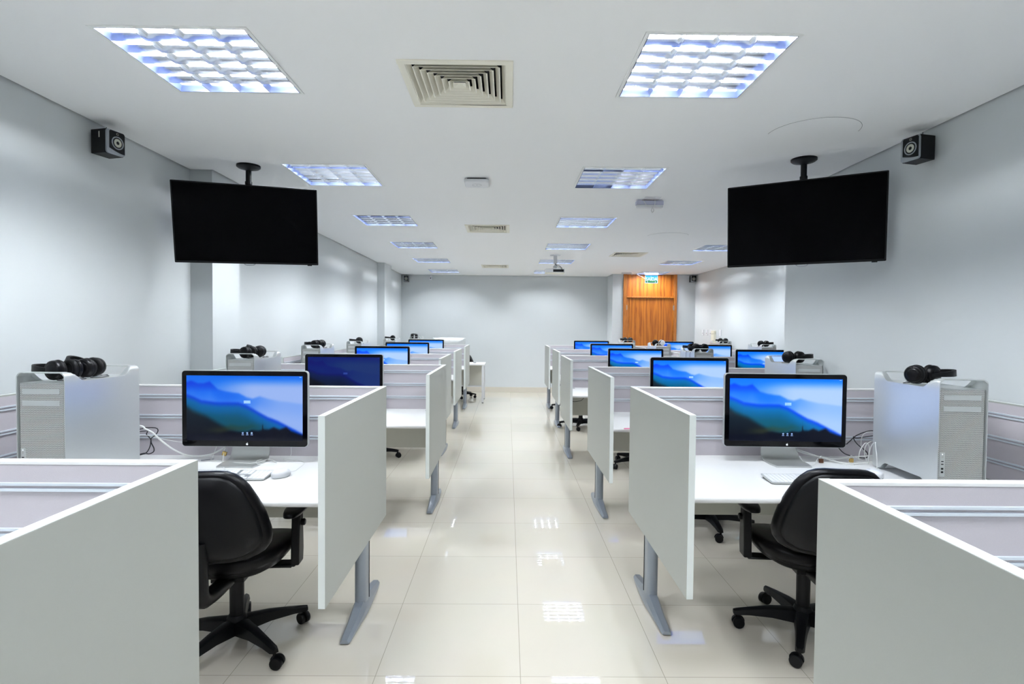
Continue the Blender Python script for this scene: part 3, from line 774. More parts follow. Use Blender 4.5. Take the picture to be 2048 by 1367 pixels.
# ------------------------------------------------------------------ office chairs
def make_chair():
    o = thing('office_chair', '', 'chair', group='black office chairs at the cubicle desks')
    # base
    mb = MB()
    for k in range(5):
        a = 2*PI*k/5; Rz = Matrix.Rotation(a, 4, 'Z')
        st = [(.0, .036, .115, .062), (.05, .034, .125, .066), (.14, .026, .120, .074), (.24, .021, .103, .072), (.295, .019, .092, .066), (.312, .012, .088, .068)]
        vs = []; fs = []
        for x, hw, zt, zb in st:
            vs += [Rz @ Vector(q) for q in ((x, -hw, zb), (x, -hw*.8, zt-.006), (x, 0, zt), (x, hw*.8, zt-.006), (x, hw, zb))]
        for i in range(len(st)-1):
            for j in range(5): fs.append((i*5+j, i*5+(j+1) % 5, i*5+5+(j+1) % 5, i*5+5+j))
        fs += [tuple(range(5)), tuple(range(len(vs)-5, len(vs)))]
        mb.add(vs, fs)
    mb.lathe([(.040, .058), (.044, .07), (.042, .125), (.034, .14)], 20)
    mb.build('star_base', blkM, o, smooth=35)
    for k in range(5):
        a = 2*PI*k/5
        Mx = Matrix.Rotation(a, 4, 'Z') @ Matrix.Translation((.30, 0, 0)) @ Matrix.Rotation(.6+k*1.3, 4, 'Z')
        mb = MB()
        for s_ in (-1, 1):
            W = Mx @ Matrix.Translation((.012, s_*.013, .027)) @ Matrix.Rotation(PI/2, 4, 'X')
            mb.lathe([(.012, -.010), (.024, -.010), (.0265, -.007), (.0265, .007), (.024, .010), (.012, .010)], 18, W)
        c = mb.build('caster', blkM, o, smooth=40)
        mb = MB()
        mb.lathe([(.007, .03), (.007, .075)], 10, Mx)
        pr = []
        for j in range(9):
            t = PI*j/8; pr.append((.012+.030*math.cos(t), .030+.030*math.sin(t)))
        mb.prism(pr, 'y', -.0035, .0035, Mx)
        mb.build('caster_fork', blkM, c, smooth=40)
    MB().lathe([(.030, .13), (.031, .30), (.026, .305), (.026, .37)], 20).build('gas_lift', blkM, o, smooth=40)
    # seat cushion: superellipse
    def se(t, n=3.2):
        c, s_ = math.cos(t), math.sin(t); return math.copysign(abs(c)**(2/n), c), math.copysign(abs(s_)**(2/n), s_)
    def cushion(cx, cy_, hx, hy, zs, ks, n=3.0, N_=40, front=0):
        mb = MB(); vs = []
        for z, k in zip(zs, ks):
            for i in range(N_):
                x, y = se(2*PI*i/N_, n); yy = y*hy*k
                vs.append((cx+x*hx*k*(1+.05*y), cy_+yy, z-front*max(0, y)**2*.02+.012*(x*k)**2))
        m = len(zs)
        mb.add(vs, [(j*N_+i, j*N_+(i+1) % N_, (j+1)*N_+(i+1) % N_, (j+1)*N_+i) for j in range(m-1) for i in range(N_)]+[tuple(range(N_))[::-1], tuple(range((m-1)*N_, m*N_))])
        return mb
    cushion(0, .01, .235, .225, (.402, .408, .425, .447, .463, .472, .476), (.93, .975, 1, 1, .965, .86, .5), front=1).build('seat', seatM, o, smooth=60)
    cushion(0, .01, .225, .215, (.352, .362, .385, .404), (.55, .74, .93, .98)).build('seat_shell', blkM, o, smooth=50)
    mb = MB().box(-.07, .07, -.10, .09, .325, .358); mb.tube([(.06, .0, .345), (.16, .01, .345), (.235, .02, .34)], .006, 8, 3); mb.build('tilt_mechanism', blkM, o, bevel=.004)
    # back support
    MB().tube([(0, -.06, .34), (0, -.24, .345), (0, -.335, .370), (0, -.352, .45), (0, -.352, .60)], .034, 10, 4, rx=1.0).build('back_support', blkM, o, smooth=50)
    # backrest
    half_o = [(0, 1), (.07, 1.0), (.112, .97), (.143, .87), (.175, .66), (.202, .38), (.228, .05), (.244, -.28), (.25, -.48), (.243, -.68), (.218, -.85), (.165, -.96), (.09, -1), (0, -1)]
    def outl(t):                                # t: 0..2pi around the outline, by arc length
        sgn = 1 if t <= PI else -1; f = (t if t <= PI else 2*PI-t)/PI
        ln = [math.hypot(b[0]-a[0], (b[1]-a[1])*.188) for a, b in zip(half_o, half_o[1:])]; d = f*sum(ln)
        for (a, b), l in zip(zip(half_o, half_o[1:]), ln):
            if d <= l+1e-9: q = d/l; return sgn*(a[0]+(b[0]-a[0])*q), (a[1]+(b[1]-a[1])*q)*.188
            d -= l
        return 0, -.188
    cz, cy0 = .690, -.335
    def bk(kx, y):
        pts = []
        for i in range(44):
            x, z = outl(2*PI*i/44); x *= kx; z *= kx
            pts.append((x, cy0+y+.9*x*x-.045*(z/.188)*0+.04*0-(z/.188)*.018, cz+z))
        return pts
    def sheet(rings, name, m):
        mb = MB(); vs = []
        for k, y in rings: vs += bk(k, y)
        nn = 44
        mb.add(vs, [(j*nn+i, j*nn+(i+1) % nn, (j+1)*nn+(i+1) % nn, (j+1)*nn+i) for j in range(len(rings)-1) for i in range(nn)]+[tuple(range(nn))[::-1], tuple(range(len(vs)-nn, len(vs)))])
        return mb.build(name, m, o, smooth=60)
    sheet([(.02, .052), (.5, .050), (.8, .044), (.93, .034), (.99, .018), (1.0, .0), (.985, -.014), (.95, -.022), (.90, -.022)], 'backrest', seatM)
    sheet([(.90, -.018), (.90, -.024), (.86, -.031), (.6, -.038), (.02, -.040)], 'back_cover', blkM)
    for sx in (-1, 1):
        x = sx*.262
        mb = MB()
        pr = [(-.022, .36), (.05, .36), (.058, .42), (.052, .52), (.045, .60), (-.005, .60), (-.012, .52), (-.02, .42)]
        mb.prism(pr, 'x', x-.020, x+.018)
        mb.box(min(sx*.10, x), max(sx*.10, x), -.018, .045, .352, .366)
        a = mb.build('armrest', blkM, o, bevel=.008)
        MB().lathe([(.016, 0), (.016, .018), (.012, .022)], 14, Matrix.Translation((x+sx*.012, .025, .545)) @ Matrix.Rotation(sx*PI/2, 4, 'Y')).build('arm_knob', blkM, a, smooth=40)
        mb = MB(); vs = []
        for z, k in ((.600, .86), (.606, 1), (.618, 1), (.627, .93), (.630, .7)):
            for i in range(28):
                xx, yy = se(2*PI*i/28, 2.6); vs.append((x+xx*.040*k, .01+yy*.125*k, z))
        mb.add(vs, [(j*28+i, j*28+(i+1) % 28, (j+1)*28+(i+1) % 28, (j+1)*28+i) for j in range(4) for i in range(28)]+[tuple(range(28))[::-1], tuple(range(112, 140))])
        mb.build('arm_pad', seatM, a, smooth=60)
    return o
ch = make_chair()
CHAIRS = [(-1.215, 2.49, r(4), 'black office chair at the second-row desk left of the aisle'),
          (1.415, 2.595, r(-6), 'black office chair at the second-row desk right of the aisle'),
          (1.48, 4.02, r(20), 'black office chair, one base arm showing under the second-row screen at right'),
          (1.40, 5.76, r(-8), 'black office chair, one caster showing beyond the second end panel at right'),
          (1.07, 8.02, r(12), 'black office chair whose star base shows under the third-row desk right of the aisle'),
          (1.09, 9.72, r(0), 'black office chair with a caster peeping out right of the aisle, far back'),
          (-1.50, 6.06, r(3), 'black office chair with one caster showing left of the aisle under the third-row screen'),
          (-.93, 11.33, r(180), 'black office chair at the teacher table')]
for i, (x, y, rz, lab) in enumerate(CHAIRS):
    if i == 0: ch.location = (x, y, 0); ch.rotation_euler = (0, 0, rz); ch['label'] = lab
    else: dup(ch, lab, (x, y, 0), rz)
def turn_base(o, ang):                           # swivel the star base and its casters against the seat
    for c in children(o):
        if c.name.startswith(('star_base', 'caster')): c.rotation_euler = (0, 0, ang)
chairs = [c for c in COL.objects if c.type == 'EMPTY' and c.name.startswith('office_chair')]
for c in chairs:
    for i, (x, y, rz, lab) in enumerate(CHAIRS):
        if c['label'] == lab:
            turn_base(c, {0: r(-40), 1: r(24+6), 2: r(30), 3: r(200)-rz, 4: r(170), 5: r(165), 6: r(3)-rz, 7: r(20)}[i])
chairs[-1]['group'] = 'black office chairs at the cubicle desks'

# ------------------------------------------------------------------ keyboards and mice
def make_keyboard(full, label, loc, rz):
    o = thing('computer_keyboard', label, 'keyboard', loc, rz)
    Wk = .43 if full else .28; D = .124
    tl = math.radians(5)
    Mx = Matrix.Translation((0, 0, .004)) @ Matrix.Rotation(tl, 4, 'X')
    MB().prism(rrect(-Wk/2, Wk/2, 0, D, .006, 4), 'z', 0, .005, Mx).build('base_plate', alu2M, o, smooth=30)
    nx = 14; px = (.272)/nx; x0 = -Wk/2+.004; keys = MB()
    for rr in range(6):
        y0 = .007+rr*.0192; hh = .0165 if rr < 5 else .009
        xs = [(x0+i*px, x0+(i+1)*px-.0028) for i in range(nx)]
        if rr == 0: xs = xs[:4]+[(x0+4*px, x0+9*px-.0028)]+xs[9:]
        if full:
            xs += [(x0+.286+i*px, x0+.286+(i+1)*px-.0028) for i in range(3) if not (rr in (2,) or (rr == 1 and i != 1))]
            xs += [(x0+.350+i*px, x0+.350+(i+1)*px-.0028) for i in range(4)]
        for a, b in xs: keys.box(a, b, y0, y0+hh, .005, .0078, Mx)
    keys.build('keys', keyM, o)
    MB().tube([(-Wk/2+.01, D-.006, .006), (Wk/2-.01, D-.006, .006)], .006, 10, 0).build('rear_foot', alu2M, o, smooth=40)
    return o
def make_mouse(label, loc, rz):
    o = thing('computer_mouse', label, 'mouse', loc, rz)
    mb = MB(); vs = []; N_ = 28
    for z, k in ((.0, .88), (.006, .98), (.014, 1.0), (.022, .93), (.028, .74), (.031, .45), (.032, .12)):
        for i in range(N_):
            t = 2*PI*i/N_; vs.append((.033*k*math.cos(t), .050*k*math.sin(t)-(.004 if z > .02 else 0), z*1.15+.002))
    mb.add(vs, [(j*N_+i, j*N_+(i+1) % N_, (j+1)*N_+(i+1) % N_, (j+1)*N_+i) for j in range(6) for i in range(N_)]+[tuple(range(N_))[::-1], tuple(range(6*N_, 7*N_))])
    mb.build('shell', whM, o, smooth=60)
    MB().lathe([(.001, .0), (.0035, .001), (.001, .0025)], 12, Matrix.Translation((0, .024, .034))).build('scroll_ball', greyM, o, smooth=60)
    return o
make_keyboard(True, 'white and silver wide keyboard with number pad at the left desk, behind the chair back', (-1.327, 2.53, DZ), r(0))
make_mouse('white mouse on the left second-row desk', (-1.062, 2.605, DZ), r(-28))
make_keyboard(False, 'small white and silver keyboard below the large right monitor', (1.366, 2.53, DZ), r(0))
make_mouse('white mouse mostly hidden behind the right chair back', (1.790, 2.675, DZ), r(10))

# ------------------------------------------------------------------ cables on the near desks
def cable(name, pts, rad, m, label, cat='cable', sm=6):
    return tag(MB().tube(pts, rad, 8, sm).build(name, m, smooth=60), label, cat)
z = DZ
cable('monitor_cable', [(-1.94, 2.85, .915), (-1.90, 2.855, .922), (-1.874, 2.86, .918), (-1.866, 2.865, .906), (-1.838, 2.88, .884), (-1.807, 2.9, .839), (-1.759, 2.92, .79), (-1.705, 2.93, .759), (-1.666, 2.94, .749), (-1.613, 2.94, .75), (-1.56, 2.94, .761), (-1.51, 2.95, .788), (-1.46, 2.96, .83)], .0046, cableW, 'thick white cable sagging from the far left tower to the left monitor')
cable('usb_cable', [(-2.00, 2.90, .86), (-1.938, 2.95, .854), (-1.896, 2.95, .852), (-1.848, 2.95, .839), (-1.777, 2.95, .826), (-1.705, 2.96, .813), (-1.6, 2.965, .80)], .0017, cableW, 'thin white cable running nearly straight from the far left tower behind the monitor')
cable('power_cable', [(-2.02, 2.88, .88), (-1.938, 2.95, .889), (-1.927, 2.95, .894), (-1.869, 2.95, .895), (-1.853, 2.95, .882), (-1.864, 2.95, .86), (-1.888, 2.95, .839), (-1.891, 2.95, .828), (-1.896, 2.95, .796), (-1.912, 2.95, .766), (-1.936, 2.95, .753), (-2.0, 2.93, .74)], .0026, cableB, 'black cable with a loop hanging behind the far left tower')
cable('power_cable', [(-2.02, 2.90, .87), (-1.951, 2.97, .872), (-1.922, 2.97, .872), (-1.927, 2.97, .856), (-1.906, 2.97, .832), (-1.901, 2.97, .808), (-1.888, 2.97, .781), (-1.891, 2.97, .762), (-1.915, 2.97, .751), (-1.941, 2.97, .754), (-2.0, 2.95, .74)], .0026, cableB, 'black cable forming the lower loop behind the far left tower')
cable('keyboard_cable', [(-1.56, 2.99, .80), (-1.555, 2.93, .745), (-1.544, 2.89, .736), (-1.503, 2.885, .736), (-1.46, 2.875, .736), (-1.393, 2.841, .740), (-1.333, 2.822, .742), (-1.291, 2.813, .744), (-1.26, 2.85, .744), (-1.245, 2.90, .744), (-1.20, 2.875, .738), (-1.185, 2.84, .736), (-1.215, 2.80, .744), (-1.26, 2.80, .744), (-1.29, 2.86, .744), (-1.28, 2.90, .744)], .0016, cableW, 'thin white cable wandering over the foot of the left monitor')
cable('mouse_cable', [(-1.17, 3.0, .80), (-1.165, 2.99, .745), (-1.19, 2.965, .735), (-1.18, 2.94, .735), (-1.092, 2.912, .735), (-1.045, 2.86, .735), (-1.036, 2.77, .735), (-1.034, 2.70, .736), (-1.045, 2.655, .744)], .0013, cableW, 'thin white cord leading to the left mouse')
cable('charging_cable', [(-1.497, 2.95, .80), (-1.492, 2.93, .777), (-1.475, 2.88, .738), (-1.416, 2.77, .736), (-1.36, 2.69, .737), (-1.345, 2.665, .742)], .0022, cableW, 'short white cord from the brass padlock down to the left keyboard')
def padlock(label, loc, body, rz=0, tilt=0):
    o = thing('padlock', label, 'padlock', loc, rz)
    MB().box(-.011, .011, -.006, .006, 0, .022).build('lock_body', body, o, bevel=.002)
    MB().tube([(-.007, 0, .021), (-.007, 0, .031), (0, 0, .037), (.007, 0, .031), (.007, 0, .021)], .0018, 8, 4).build('shackle', aluM, o, smooth=60)
    o.rotation_euler = (0, tilt, rz); return o
padlock('brass padlock hanging on the white cables left of the left monitor stand', (-1.492, 2.925, .756), brassM, tilt=.3)
padlock('dark brown padlock between the right monitor stand and the tower', (1.690, 2.952, z+.001), brownM)
padlock('yellow brass padlock beside the cables near the right tower', (1.862, 2.968, z+.001), brassM)
MB_ = MB()
tag(MB().prism([(0, 0), (.06, .012), (.06, .018), (0, .010)], 'z', z+.0005, z+.003, Matrix.Translation((-1.60, 2.90, 0)) @ Matrix.Rotation(.4, 4, 'Z')).build('metal_clip', greyM), 'small grey metal strip on the desk behind the thick white cable', 'clip')
# right desk tangle
cable('power_cable', [(2.055, 3.06, .888), (2.007, 3.06, .885), (1.944, 3.06, .86), (1.903, 3.06, .823), (1.88, 3.06, .815), (1.80, 3.06, .86)], .0028, cableB, 'black cable rising behind the right monitor to the far right tower')
cable('power_cable', [(2.042, 3.04, .867), (1.937, 3.04, .852), (1.917, 3.04, .858), (1.923, 3.04, .838), (1.946, 3.04, .811), (1.989, 3.04, .778), (2.0, 3.04, .755), (1.984, 3.04, .741), (1.934, 3.04, .747), (1.872, 3.04, .763), (1.835, 3.045, .80), (1.80, 3.05, .85)], .0026, cableB, 'black cable looping in front of the right desk screen')
cable('usb_cable', [(2.035, 3.03, .888), (1.982, 3.03, .885), (1.958, 3.03, .86), (1.954, 3.03, .813), (1.968, 3.03, .78), (1.988, 3.03, .763)], .0022, cableW, 'white cable arching high beside the far right tower')
cable('usb_cable', [(2.016, 3.0, .85), (1.975, 3.0, .833), (1.957, 3.0, .806), (1.955, 3.0, .77), (1.96, 2.99, .736)], .0022, cableW, 'white cable in the middle arch beside the far right tower')
cable('usb_cable', [(1.93, 2.93, .735), (1.916, 2.9, .801), (1.90, 2.86, .85), (1.898, 2.83, .87), (1.892, 2.82, .86), (1.888, 2.80, .80), (1.882, 2.79, .736), (1.84, 2.76, .735), (1.75, 2.74, .735)], .0022, cableW, 'white cable looping in front of the far right tower side')
cable('usb_cable', [(1.903, 2.97, .749), (1.91, 2.97, .793), (1.931, 2.97, .831), (1.947, 2.97, .837), (1.961, 2.97, .812), (1.957, 2.97, .763)], .0022, cableW, 'white cable in the lowest arch between padlock and tower')
cable('monitor_cable', [(1.53, 3.04, .83), (1.611, 3.03, .777), (1.711, 3.02, .752), (1.793, 3.0, .744), (1.876, 3.0, .753), (2.018, 3.0, .765)], .0038, cableW, 'thick white cable running low from behind the right monitor to the tower')
cable('network_cable', [(1.60, 3.03, .79), (1.713, 2.985, .754), (1.797, 2.95, .736), (1.86, 2.93, .736), (1.972, 2.93, .749)], .0026, cableW, 'white cable lying flat on the right desk towards the tower')
cable('earphone_cord', [(1.58, 3.02, .80), (1.59, 2.93, .735), (1.63, 2.91, .735), (1.68, 2.96, .757), (1.74, 2.97, .757), (1.79, 2.91, .735), (1.84, 2.90, .735), (1.83, 2.94, .745), (1.87, 2.975, .765), (1.91, 2.95, .75)], .0011, cableW, 'very thin white cord coiling around the padlocks on the right desk')
tag(MB().box(-.04, .04, -.004, .004, 0, .004).build('pink_marker', pinkM, loc=(.87, 3.918, DZ+.001), rot=(0, 0, .15)), 'pink strip at the front edge of the third-row right desk', 'strip')
cable('loose_cable', [(.74, 6.56, .585), (.79, 6.55, .570), (.85, 6.55, .578), (.89, 6.56, .592), (.95, 6.58, .66), (.98, 6.58, .70)], .003, cableB, 'dark cable dangling under a desktop right of the aisle, fourth row')
# ------------------------------------------------------------------ televisions
def make_tv(label, cx, cyy, cz, yaw, px, py, tilt=5.0, roll=0.0):
    o = thing('television', label, 'television', (px, py, H), 0, 'ceiling hung televisions')
    W, Ht = .915, .54
    Mx = Matrix.Translation((cx-px, cyy-py, cz-H)) @ Matrix.Rotation(yaw, 4, 'Z') @ Matrix.Rotation(math.radians(tilt), 4, 'X') @ Matrix.Rotation(math.radians(roll), 4, 'Y')
    b = MB().prism(rrect(-W/2, W/2, -Ht/2, Ht/2, .006, 3), 'y', -.002, .022, Mx)
    b.box(-W*.36, W*.36, .02, .055, -Ht*.38, Ht*.26, Mx)
    b.build('casing', blkM, o, bevel=.002)
    MB().box(-W/2+.009, W/2-.009, -.0035, -.0015, -Ht/2+.014, Ht/2-.009, Mx).build('screen', tvM, o)
    mb = MB().box(W/2-.075, W/2-.045, -.001, .012, -Ht/2-.006, -Ht/2+.001, Mx); mb.build('sensor', blkM, o)
    MB().tube([Mx @ Vector(q) for q in ((-.035, .004, -Ht/2), (-.025, .004, -Ht/2-.008), (0, .004, -Ht/2-.010), (.025, .004, -Ht/2-.008), (.035, .004, -Ht/2))], .0025, 8, 3).build('logo_lip', greyM, o, smooth=60)
    m = MB().lathe([(.020, -.036), (.030, -.030), (.070, -.020), (.080, -.012), (.080, 0)], 32).build('ceiling_mount', blkM, o, smooth=30)
    MB().lathe([(.019, -.30), (.019, -.03)], 20).build('pole', blkM, m, smooth=40)
    MB().lathe([(.024, -.135), (.024, -.115)], 20).build('collar', blkM, m, smooth=40)
    p0 = Mx @ Vector((0, .055, .02))
    MB().box(-.06, .06, -.012, .02, -.36, -.28, Matrix.Rotation(yaw, 4, 'Z')).tube([(0, 0, -.32), p0], .02, 8, 0).build('tilt_bracket', blkM, m)
    return o
make_tv('black television hanging from the ceiling at left', -1.815, 3.905, 2.142, math.radians(22.9), -1.856, 4.00, 8.0, -1.7)
make_tv('black television hanging from the ceiling at right', 1.90, 3.595, 2.140, math.radians(-30.6), 1.956, 3.70)

# ------------------------------------------------------------------ wall speakers
def make_speaker():
    o = thing('wall_speaker', '', 'speaker', group='small black and silver speakers below the ceiling')
    W, Hh, D = .110, .132, .10
    MB().box(-W/2, W/2, -D, 0, 0, Hh).build('cabinet', blkM, o, bevel=.003)
    out = rrect(-W/2, W/2, 0, Hh, .014, 4)
    MB().prism(out, 'y', -D-.012, -D).build('front_trim', silvM, o, bevel=.002)
    pts = [(-W/2+.014, Hh-.010), (-W/2+.014, .030)]+[(-W/2+.014+(W-.018)*k/8, .030-.018*math.sin(PI/2*k/8)) for k in range(1, 9)]+[(W/2-.004, Hh-.012), (W/2-.012, Hh-.004), (-W/2+.020, Hh-.004)]
    MB().prism(pts, 'y', -D-.015, -D-.0115).build('baffle', blkM, o)
    Mx = Matrix.Translation((.006, -D-.015, .066)) @ Matrix.Rotation(PI/2, 4, 'X')
    dr = MB().lathe([(.036, 0), (.036, .003), (.032, .004), (.030, .001)], 28, Mx).build('driver_ring', silvM, o, smooth=40)
    MB().lathe([(.030, .0012), (.024, .0016), (.022, .0012)], 28, Mx).build('surround', blkM, dr, smooth=40)
    MB().lathe([(.023, .0025), (.012, .0019), (.009, .0022)], 28, Mx).build('cone', coneM, dr, smooth=40)
    MB().lathe([(.0095, .0026), (.006, .0055), (.001, .0065)], 20, Mx).build('dust_cap', blkM, dr, smooth=60)
    mb = MB(); mx2 = -.0
    mb.box(.0, .012, -D-.0158, -D-.0151, .110, .1115).box(.0, .012, -D-.0158, -D-.0151, .119, .1205).box(.0, .0015, -D-.0158, -D-.0151, .110, .1205).box(.0105, .012, -D-.0158, -D-.0151, .110, .116)
    mb.build('badge', coneM, o)
    MB().box(-W/2-.0006, -W/2, -D*.62, -D*.55, .085, .118).build('side_badge', coneM, o)
    MB().box(-.03, .03, 0, .012, Hh*.3, Hh*.8).build('bracket', blkM, o)
    MB().tube([(0, -.02, Hh-.002), (.004, -.03, Hh+.012), (.01, -.035, Hh+.03)], .002, 6, 4).build('cable_stub', cableB, o, smooth=50)
    return o
sp = make_speaker()
sp.location = (XL+.034, 3.185, 2.391); sp.rotation_euler = (0, 0, math.radians(90-14)); sp['label'] = 'small black and silver speaker high on the left wall, near the camera'
sp2 = dup(sp, 'small black and silver speaker high on the right wall, near the camera', (XN-.034, 3.125, 2.391), math.radians(-90+14))
dup(sp, 'small speaker in the left rear corner below the ceiling', (-2.235, YB-.014, 2.418), 0)
dup(sp, 'small speaker right of the wooden door below the ceiling', (3.865, YD-.014, 2.418), 0)
# ------------------------------------------------------------------ ceiling devices
o = thing('access_point', 'white rounded square access point on the ceiling', 'access point', (-.248, 4.33, H))
MB().prism(rrect(-.095, .095, -.095, .095, .03, 6), 'z', -.036, -.010).build('cover', whM, o, bevel=.010, seg=3)
MB().prism(rrect(-.075, .075, -.075, .075, .02, 6), 'z', -.012, 0).build('base', blkM, o)
MB().tube([(.035*math.cos(2*PI*k/24), .035*math.sin(2*PI*k/24), -.0362) for k in range(24)], .0007, 5, 0, closed=True).build('ring_mark', greyM, o)
MB().box(-.004, .004, -.004, .004, -.0368, -.0360).build('emblem', greyM, o)
o = thing('emergency_lamp', 'lilac grey emergency lamp with a knotted cord under the ceiling', 'emergency lamp', (1.225, 4.90, H))
MB().box(-.05, .09, -.10, .03, -.004, 0).build('ceiling_plate', whM, o, bevel=.001)
MB().box(-.105, .135, -.01, .045, -.048, -.012).build('casing', mat('lilac plastic', srgb(190, 192, 214), .5, noise=(20, .02)), o, bevel=.005)
MB().box(-.10, .13, -.008, .040, -.072, -.046).build('lens', whM, o, bevel=.008)
MB().tube([(-.045, -.012, -.012), (-.02, -.018, -.055), (.02, -.020, -.070), (.035, -.020, -.078), (.045, -.02, -.10), (.032, -.02, -.118), (.022, -.02, -.10), (.034, -.02, -.078), (.05, -.02, -.06), (.055, -.018, -.03), (.054, -.015, -.004)], .0028, 6, 5).build('cord', cableW, o, smooth=60)

# projector
o = thing('projector', 'white projector hanging from the ceiling near the back of the room', 'projector', (.735, 8.72, H))
mt = MB().lathe([(.085, -.006), (.085, 0)], 28).build('ceiling_mount', whM, o, smooth=30)
MB().box(-.028, .028, -.018, .018, -.135, -.005).box(-.012, .012, -.012, .012, -.215, -.13).build('pole', whM, mt, bevel=.002)
MB().lathe([(.03, -.205), (.032, -.17), (.02, -.165)], 16).build('ball_joint', aluM, mt, smooth=40)
MB().box(-.16, .14, -.10, .13, -.278, -.218).build('casing', whM, o, bevel=.012, seg=3)
MB().box(-.16, .14, -.10, .13, -.290, -.279).build('bottom_cover', creamM, o, bevel=.004)
MB().box(-.04, .125, -.104, -.098, -.270, -.232).build('connector_panel', blkM, o, bevel=.002)
MB().tube([(.0, -.01, -.13), (.015, -.04, -.155), (.05, -.07, -.17), (.09, -.10, -.205), (.10, -.11, -.24)], .004, 6, 4).tube([(.0, -.02, -.15), (.04, -.06, -.185), (.07, -.10, -.20), (.09, -.108, -.235)], .003, 6, 4).build('projector_cable', cableB, o, smooth=50)
MB().lathe([(.03, 0), (.032, .012), (.026, .014)], 20, Matrix.Translation((-.09, .13, -.25)) @ Matrix.Rotation(-PI/2, 4, 'X')).build('lens', glossM, o, smooth=40)

# security camera on the back wall
o = thing('security_camera', 'tiny white security camera high on the back wall at left', 'camera', (-1.70, YB, 2.55))
MB().box(-.02, .02, -.006, 0, -.02, .02).tube([(0, -.004, 0), (0, -.03, -.01), (0, -.045, -.03)], .006, 8, 3).build('bracket', whM, o)
MB().box(-.032, .032, -.11, -.03, -.085, -.03).build('camera_body', whM, o, bevel=.012, seg=3)
MB().lathe([(.013, 0), (.013, .006), (.008, .007)], 14, Matrix.Translation((0, -.109, -.05)) @ Matrix.Rotation(PI/2, 4, 'X')).build('lens', glossM, o)

# exit sign
o = thing('exit_sign', 'green and white lit SAÍDA exit sign above the wooden door', 'sign', (2.915, 11.30, H))
MB().box(-.135, .135, -.03, .03, -.052, 0).build('casing', greyM, o, bevel=.004)
MB().box(.0, .010, -.0315, -.0295, -.032, -.024).build('red_light', redM, o)
MB().box(-.11, -.07, -.0305, -.0298, -.020, -.014).build('maker_mark', silvM, o)
edge = mat('sign lit edge', srgb(120, 150, 190), .4, noise=(5, .01), emit=(srgb(150, 200, 255), .30))
grn = bpy.data.materials.new('sign green'); grn.use_nodes = True
nt = grn.node_tree; p = nt.nodes['Principled BSDF']; tcn = nt.nodes.new('ShaderNodeTexCoord'); sp_ = nt.nodes.new('ShaderNodeSeparateXYZ'); mrn = nt.nodes.new('ShaderNodeMapRange')
mrn.inputs[1].default_value = -.20; mrn.inputs[2].default_value = -.06
cr = nt.nodes.new('ShaderNodeValToRGB'); cr.color_ramp.elements[0].color = srgb(0, 105, 0); cr.color_ramp.elements[1].color = srgb(0, 190, 250)
e = cr.color_ramp.elements.new(.22); e.color = srgb(0, 115, 10); e = cr.color_ramp.elements.new(.34); e.color = srgb(0, 150, 150); e = cr.color_ramp.elements.new(.65); e.color = srgb(0, 170, 225)
nt.links.new(tcn.outputs['Object'], sp_.inputs[0]); nt.links.new(sp_.outputs['Z'], mrn.inputs[0]); nt.links.new(mrn.outputs[0], cr.inputs[0])
nt.links.new(cr.outputs['Color'], p.inputs['Emission Color']); p.inputs['Base Color'].default_value = srgb(0, 40, 30); p.inputs['Emission Strength'].default_value = .95
pl = MB().prism(rrect(-.13, .13, -.215, -.053, .008, 4), 'y', -.003, .003).build('sign_plate', edge, o)
MB().prism(rrect(-.118, .118, -.205, -.062, .010, 4), 'y', -.0042, -.0031).build('green_field', grn, pl)
def text_mesh(body, size, name, m, parent, loc, sx=1.0):
    cu = bpy.data.curves.new(name, 'FONT'); cu.body = body; cu.size = size; cu.align_x = 'CENTER'; cu.extrude = .0006; cu.offset = size*.012
    t = bpy.data.objects.new(name+'_tmp', cu); COL.objects.link(t)
    dg = bpy.context.evaluated_depsgraph_get(); me = bpy.data.meshes.new_from_object(t.evaluated_get(dg))
    bpy.data.objects.remove(t); me.materials.clear(); me.materials.append(m)
    ob = bpy.data.objects.new(name, me); COL.objects.link(ob); ob.parent = parent; ob.location = loc; ob.rotation_euler = (PI/2, 0, 0); ob.scale = (sx, 1, 1)
    return ob
letM = mat('sign lettering', srgb(120, 135, 160), .4, noise=(5, .01), emit=(srgb(190, 215, 255), .55))
text_mesh('SAÍDA', .098, 'lettering', letM, pl, (0, -.005, -.164), .86)
mb = MB()
for x in (-.082, .078): mb.add([(x-.009, -.0046, -.198), (x+.007, -.0046, -.198), (x+.003, -.0046, -.176), (x-.003, -.0046, -.176)], [(0, 1, 2, 3)])
mb.build('emblem', letM, pl)
o = thing('cable_box', 'flat white junction box on the ceiling with a wavy cord, left of the exit sign', 'junction box', (2.48, 11.35, H))
MB().box(-.16, .03, -.03, .03, -.020, 0).build('casing', whM, o, bevel=.003)
MB().tube([(.03, -.032, -.01), (.035, -.034, -.05), (.06, -.034, -.035), (.09, -.034, -.04), (.10, -.034, -.002)], .003, 6, 5).tube([(.155, -.034, -.002), (.16, -.034, -.045), (.20, -.034, -.065), (.24, -.034, -.08), (.28, -.034, -.11), (.303, -.034, -.115)], .003, 6, 5).build('cord', cableW, o, smooth=60)

# round hatches: thin seam in the ceiling
def seam(label, cx, cyy, rr, a0, a1):
    n = 40; pts = [(cx+rr*math.cos(a0+(a1-a0)*k/n), cyy+rr*math.sin(a0+(a1-a0)*k/n), H-.0003) for k in range(n+1)]
    tag(MB().tube(pts, .0011, 5, 0).build('ceiling_seam', lineM), label, 'seam')
seam('curved hairline seam in the ceiling beside the right television', 1.742, 3.215, .245, r(-10), r(-185))
seam('curved hairline seam in the ceiling beyond the emergency lamp', 1.946, 6.82, .248, r(-20), r(-175))

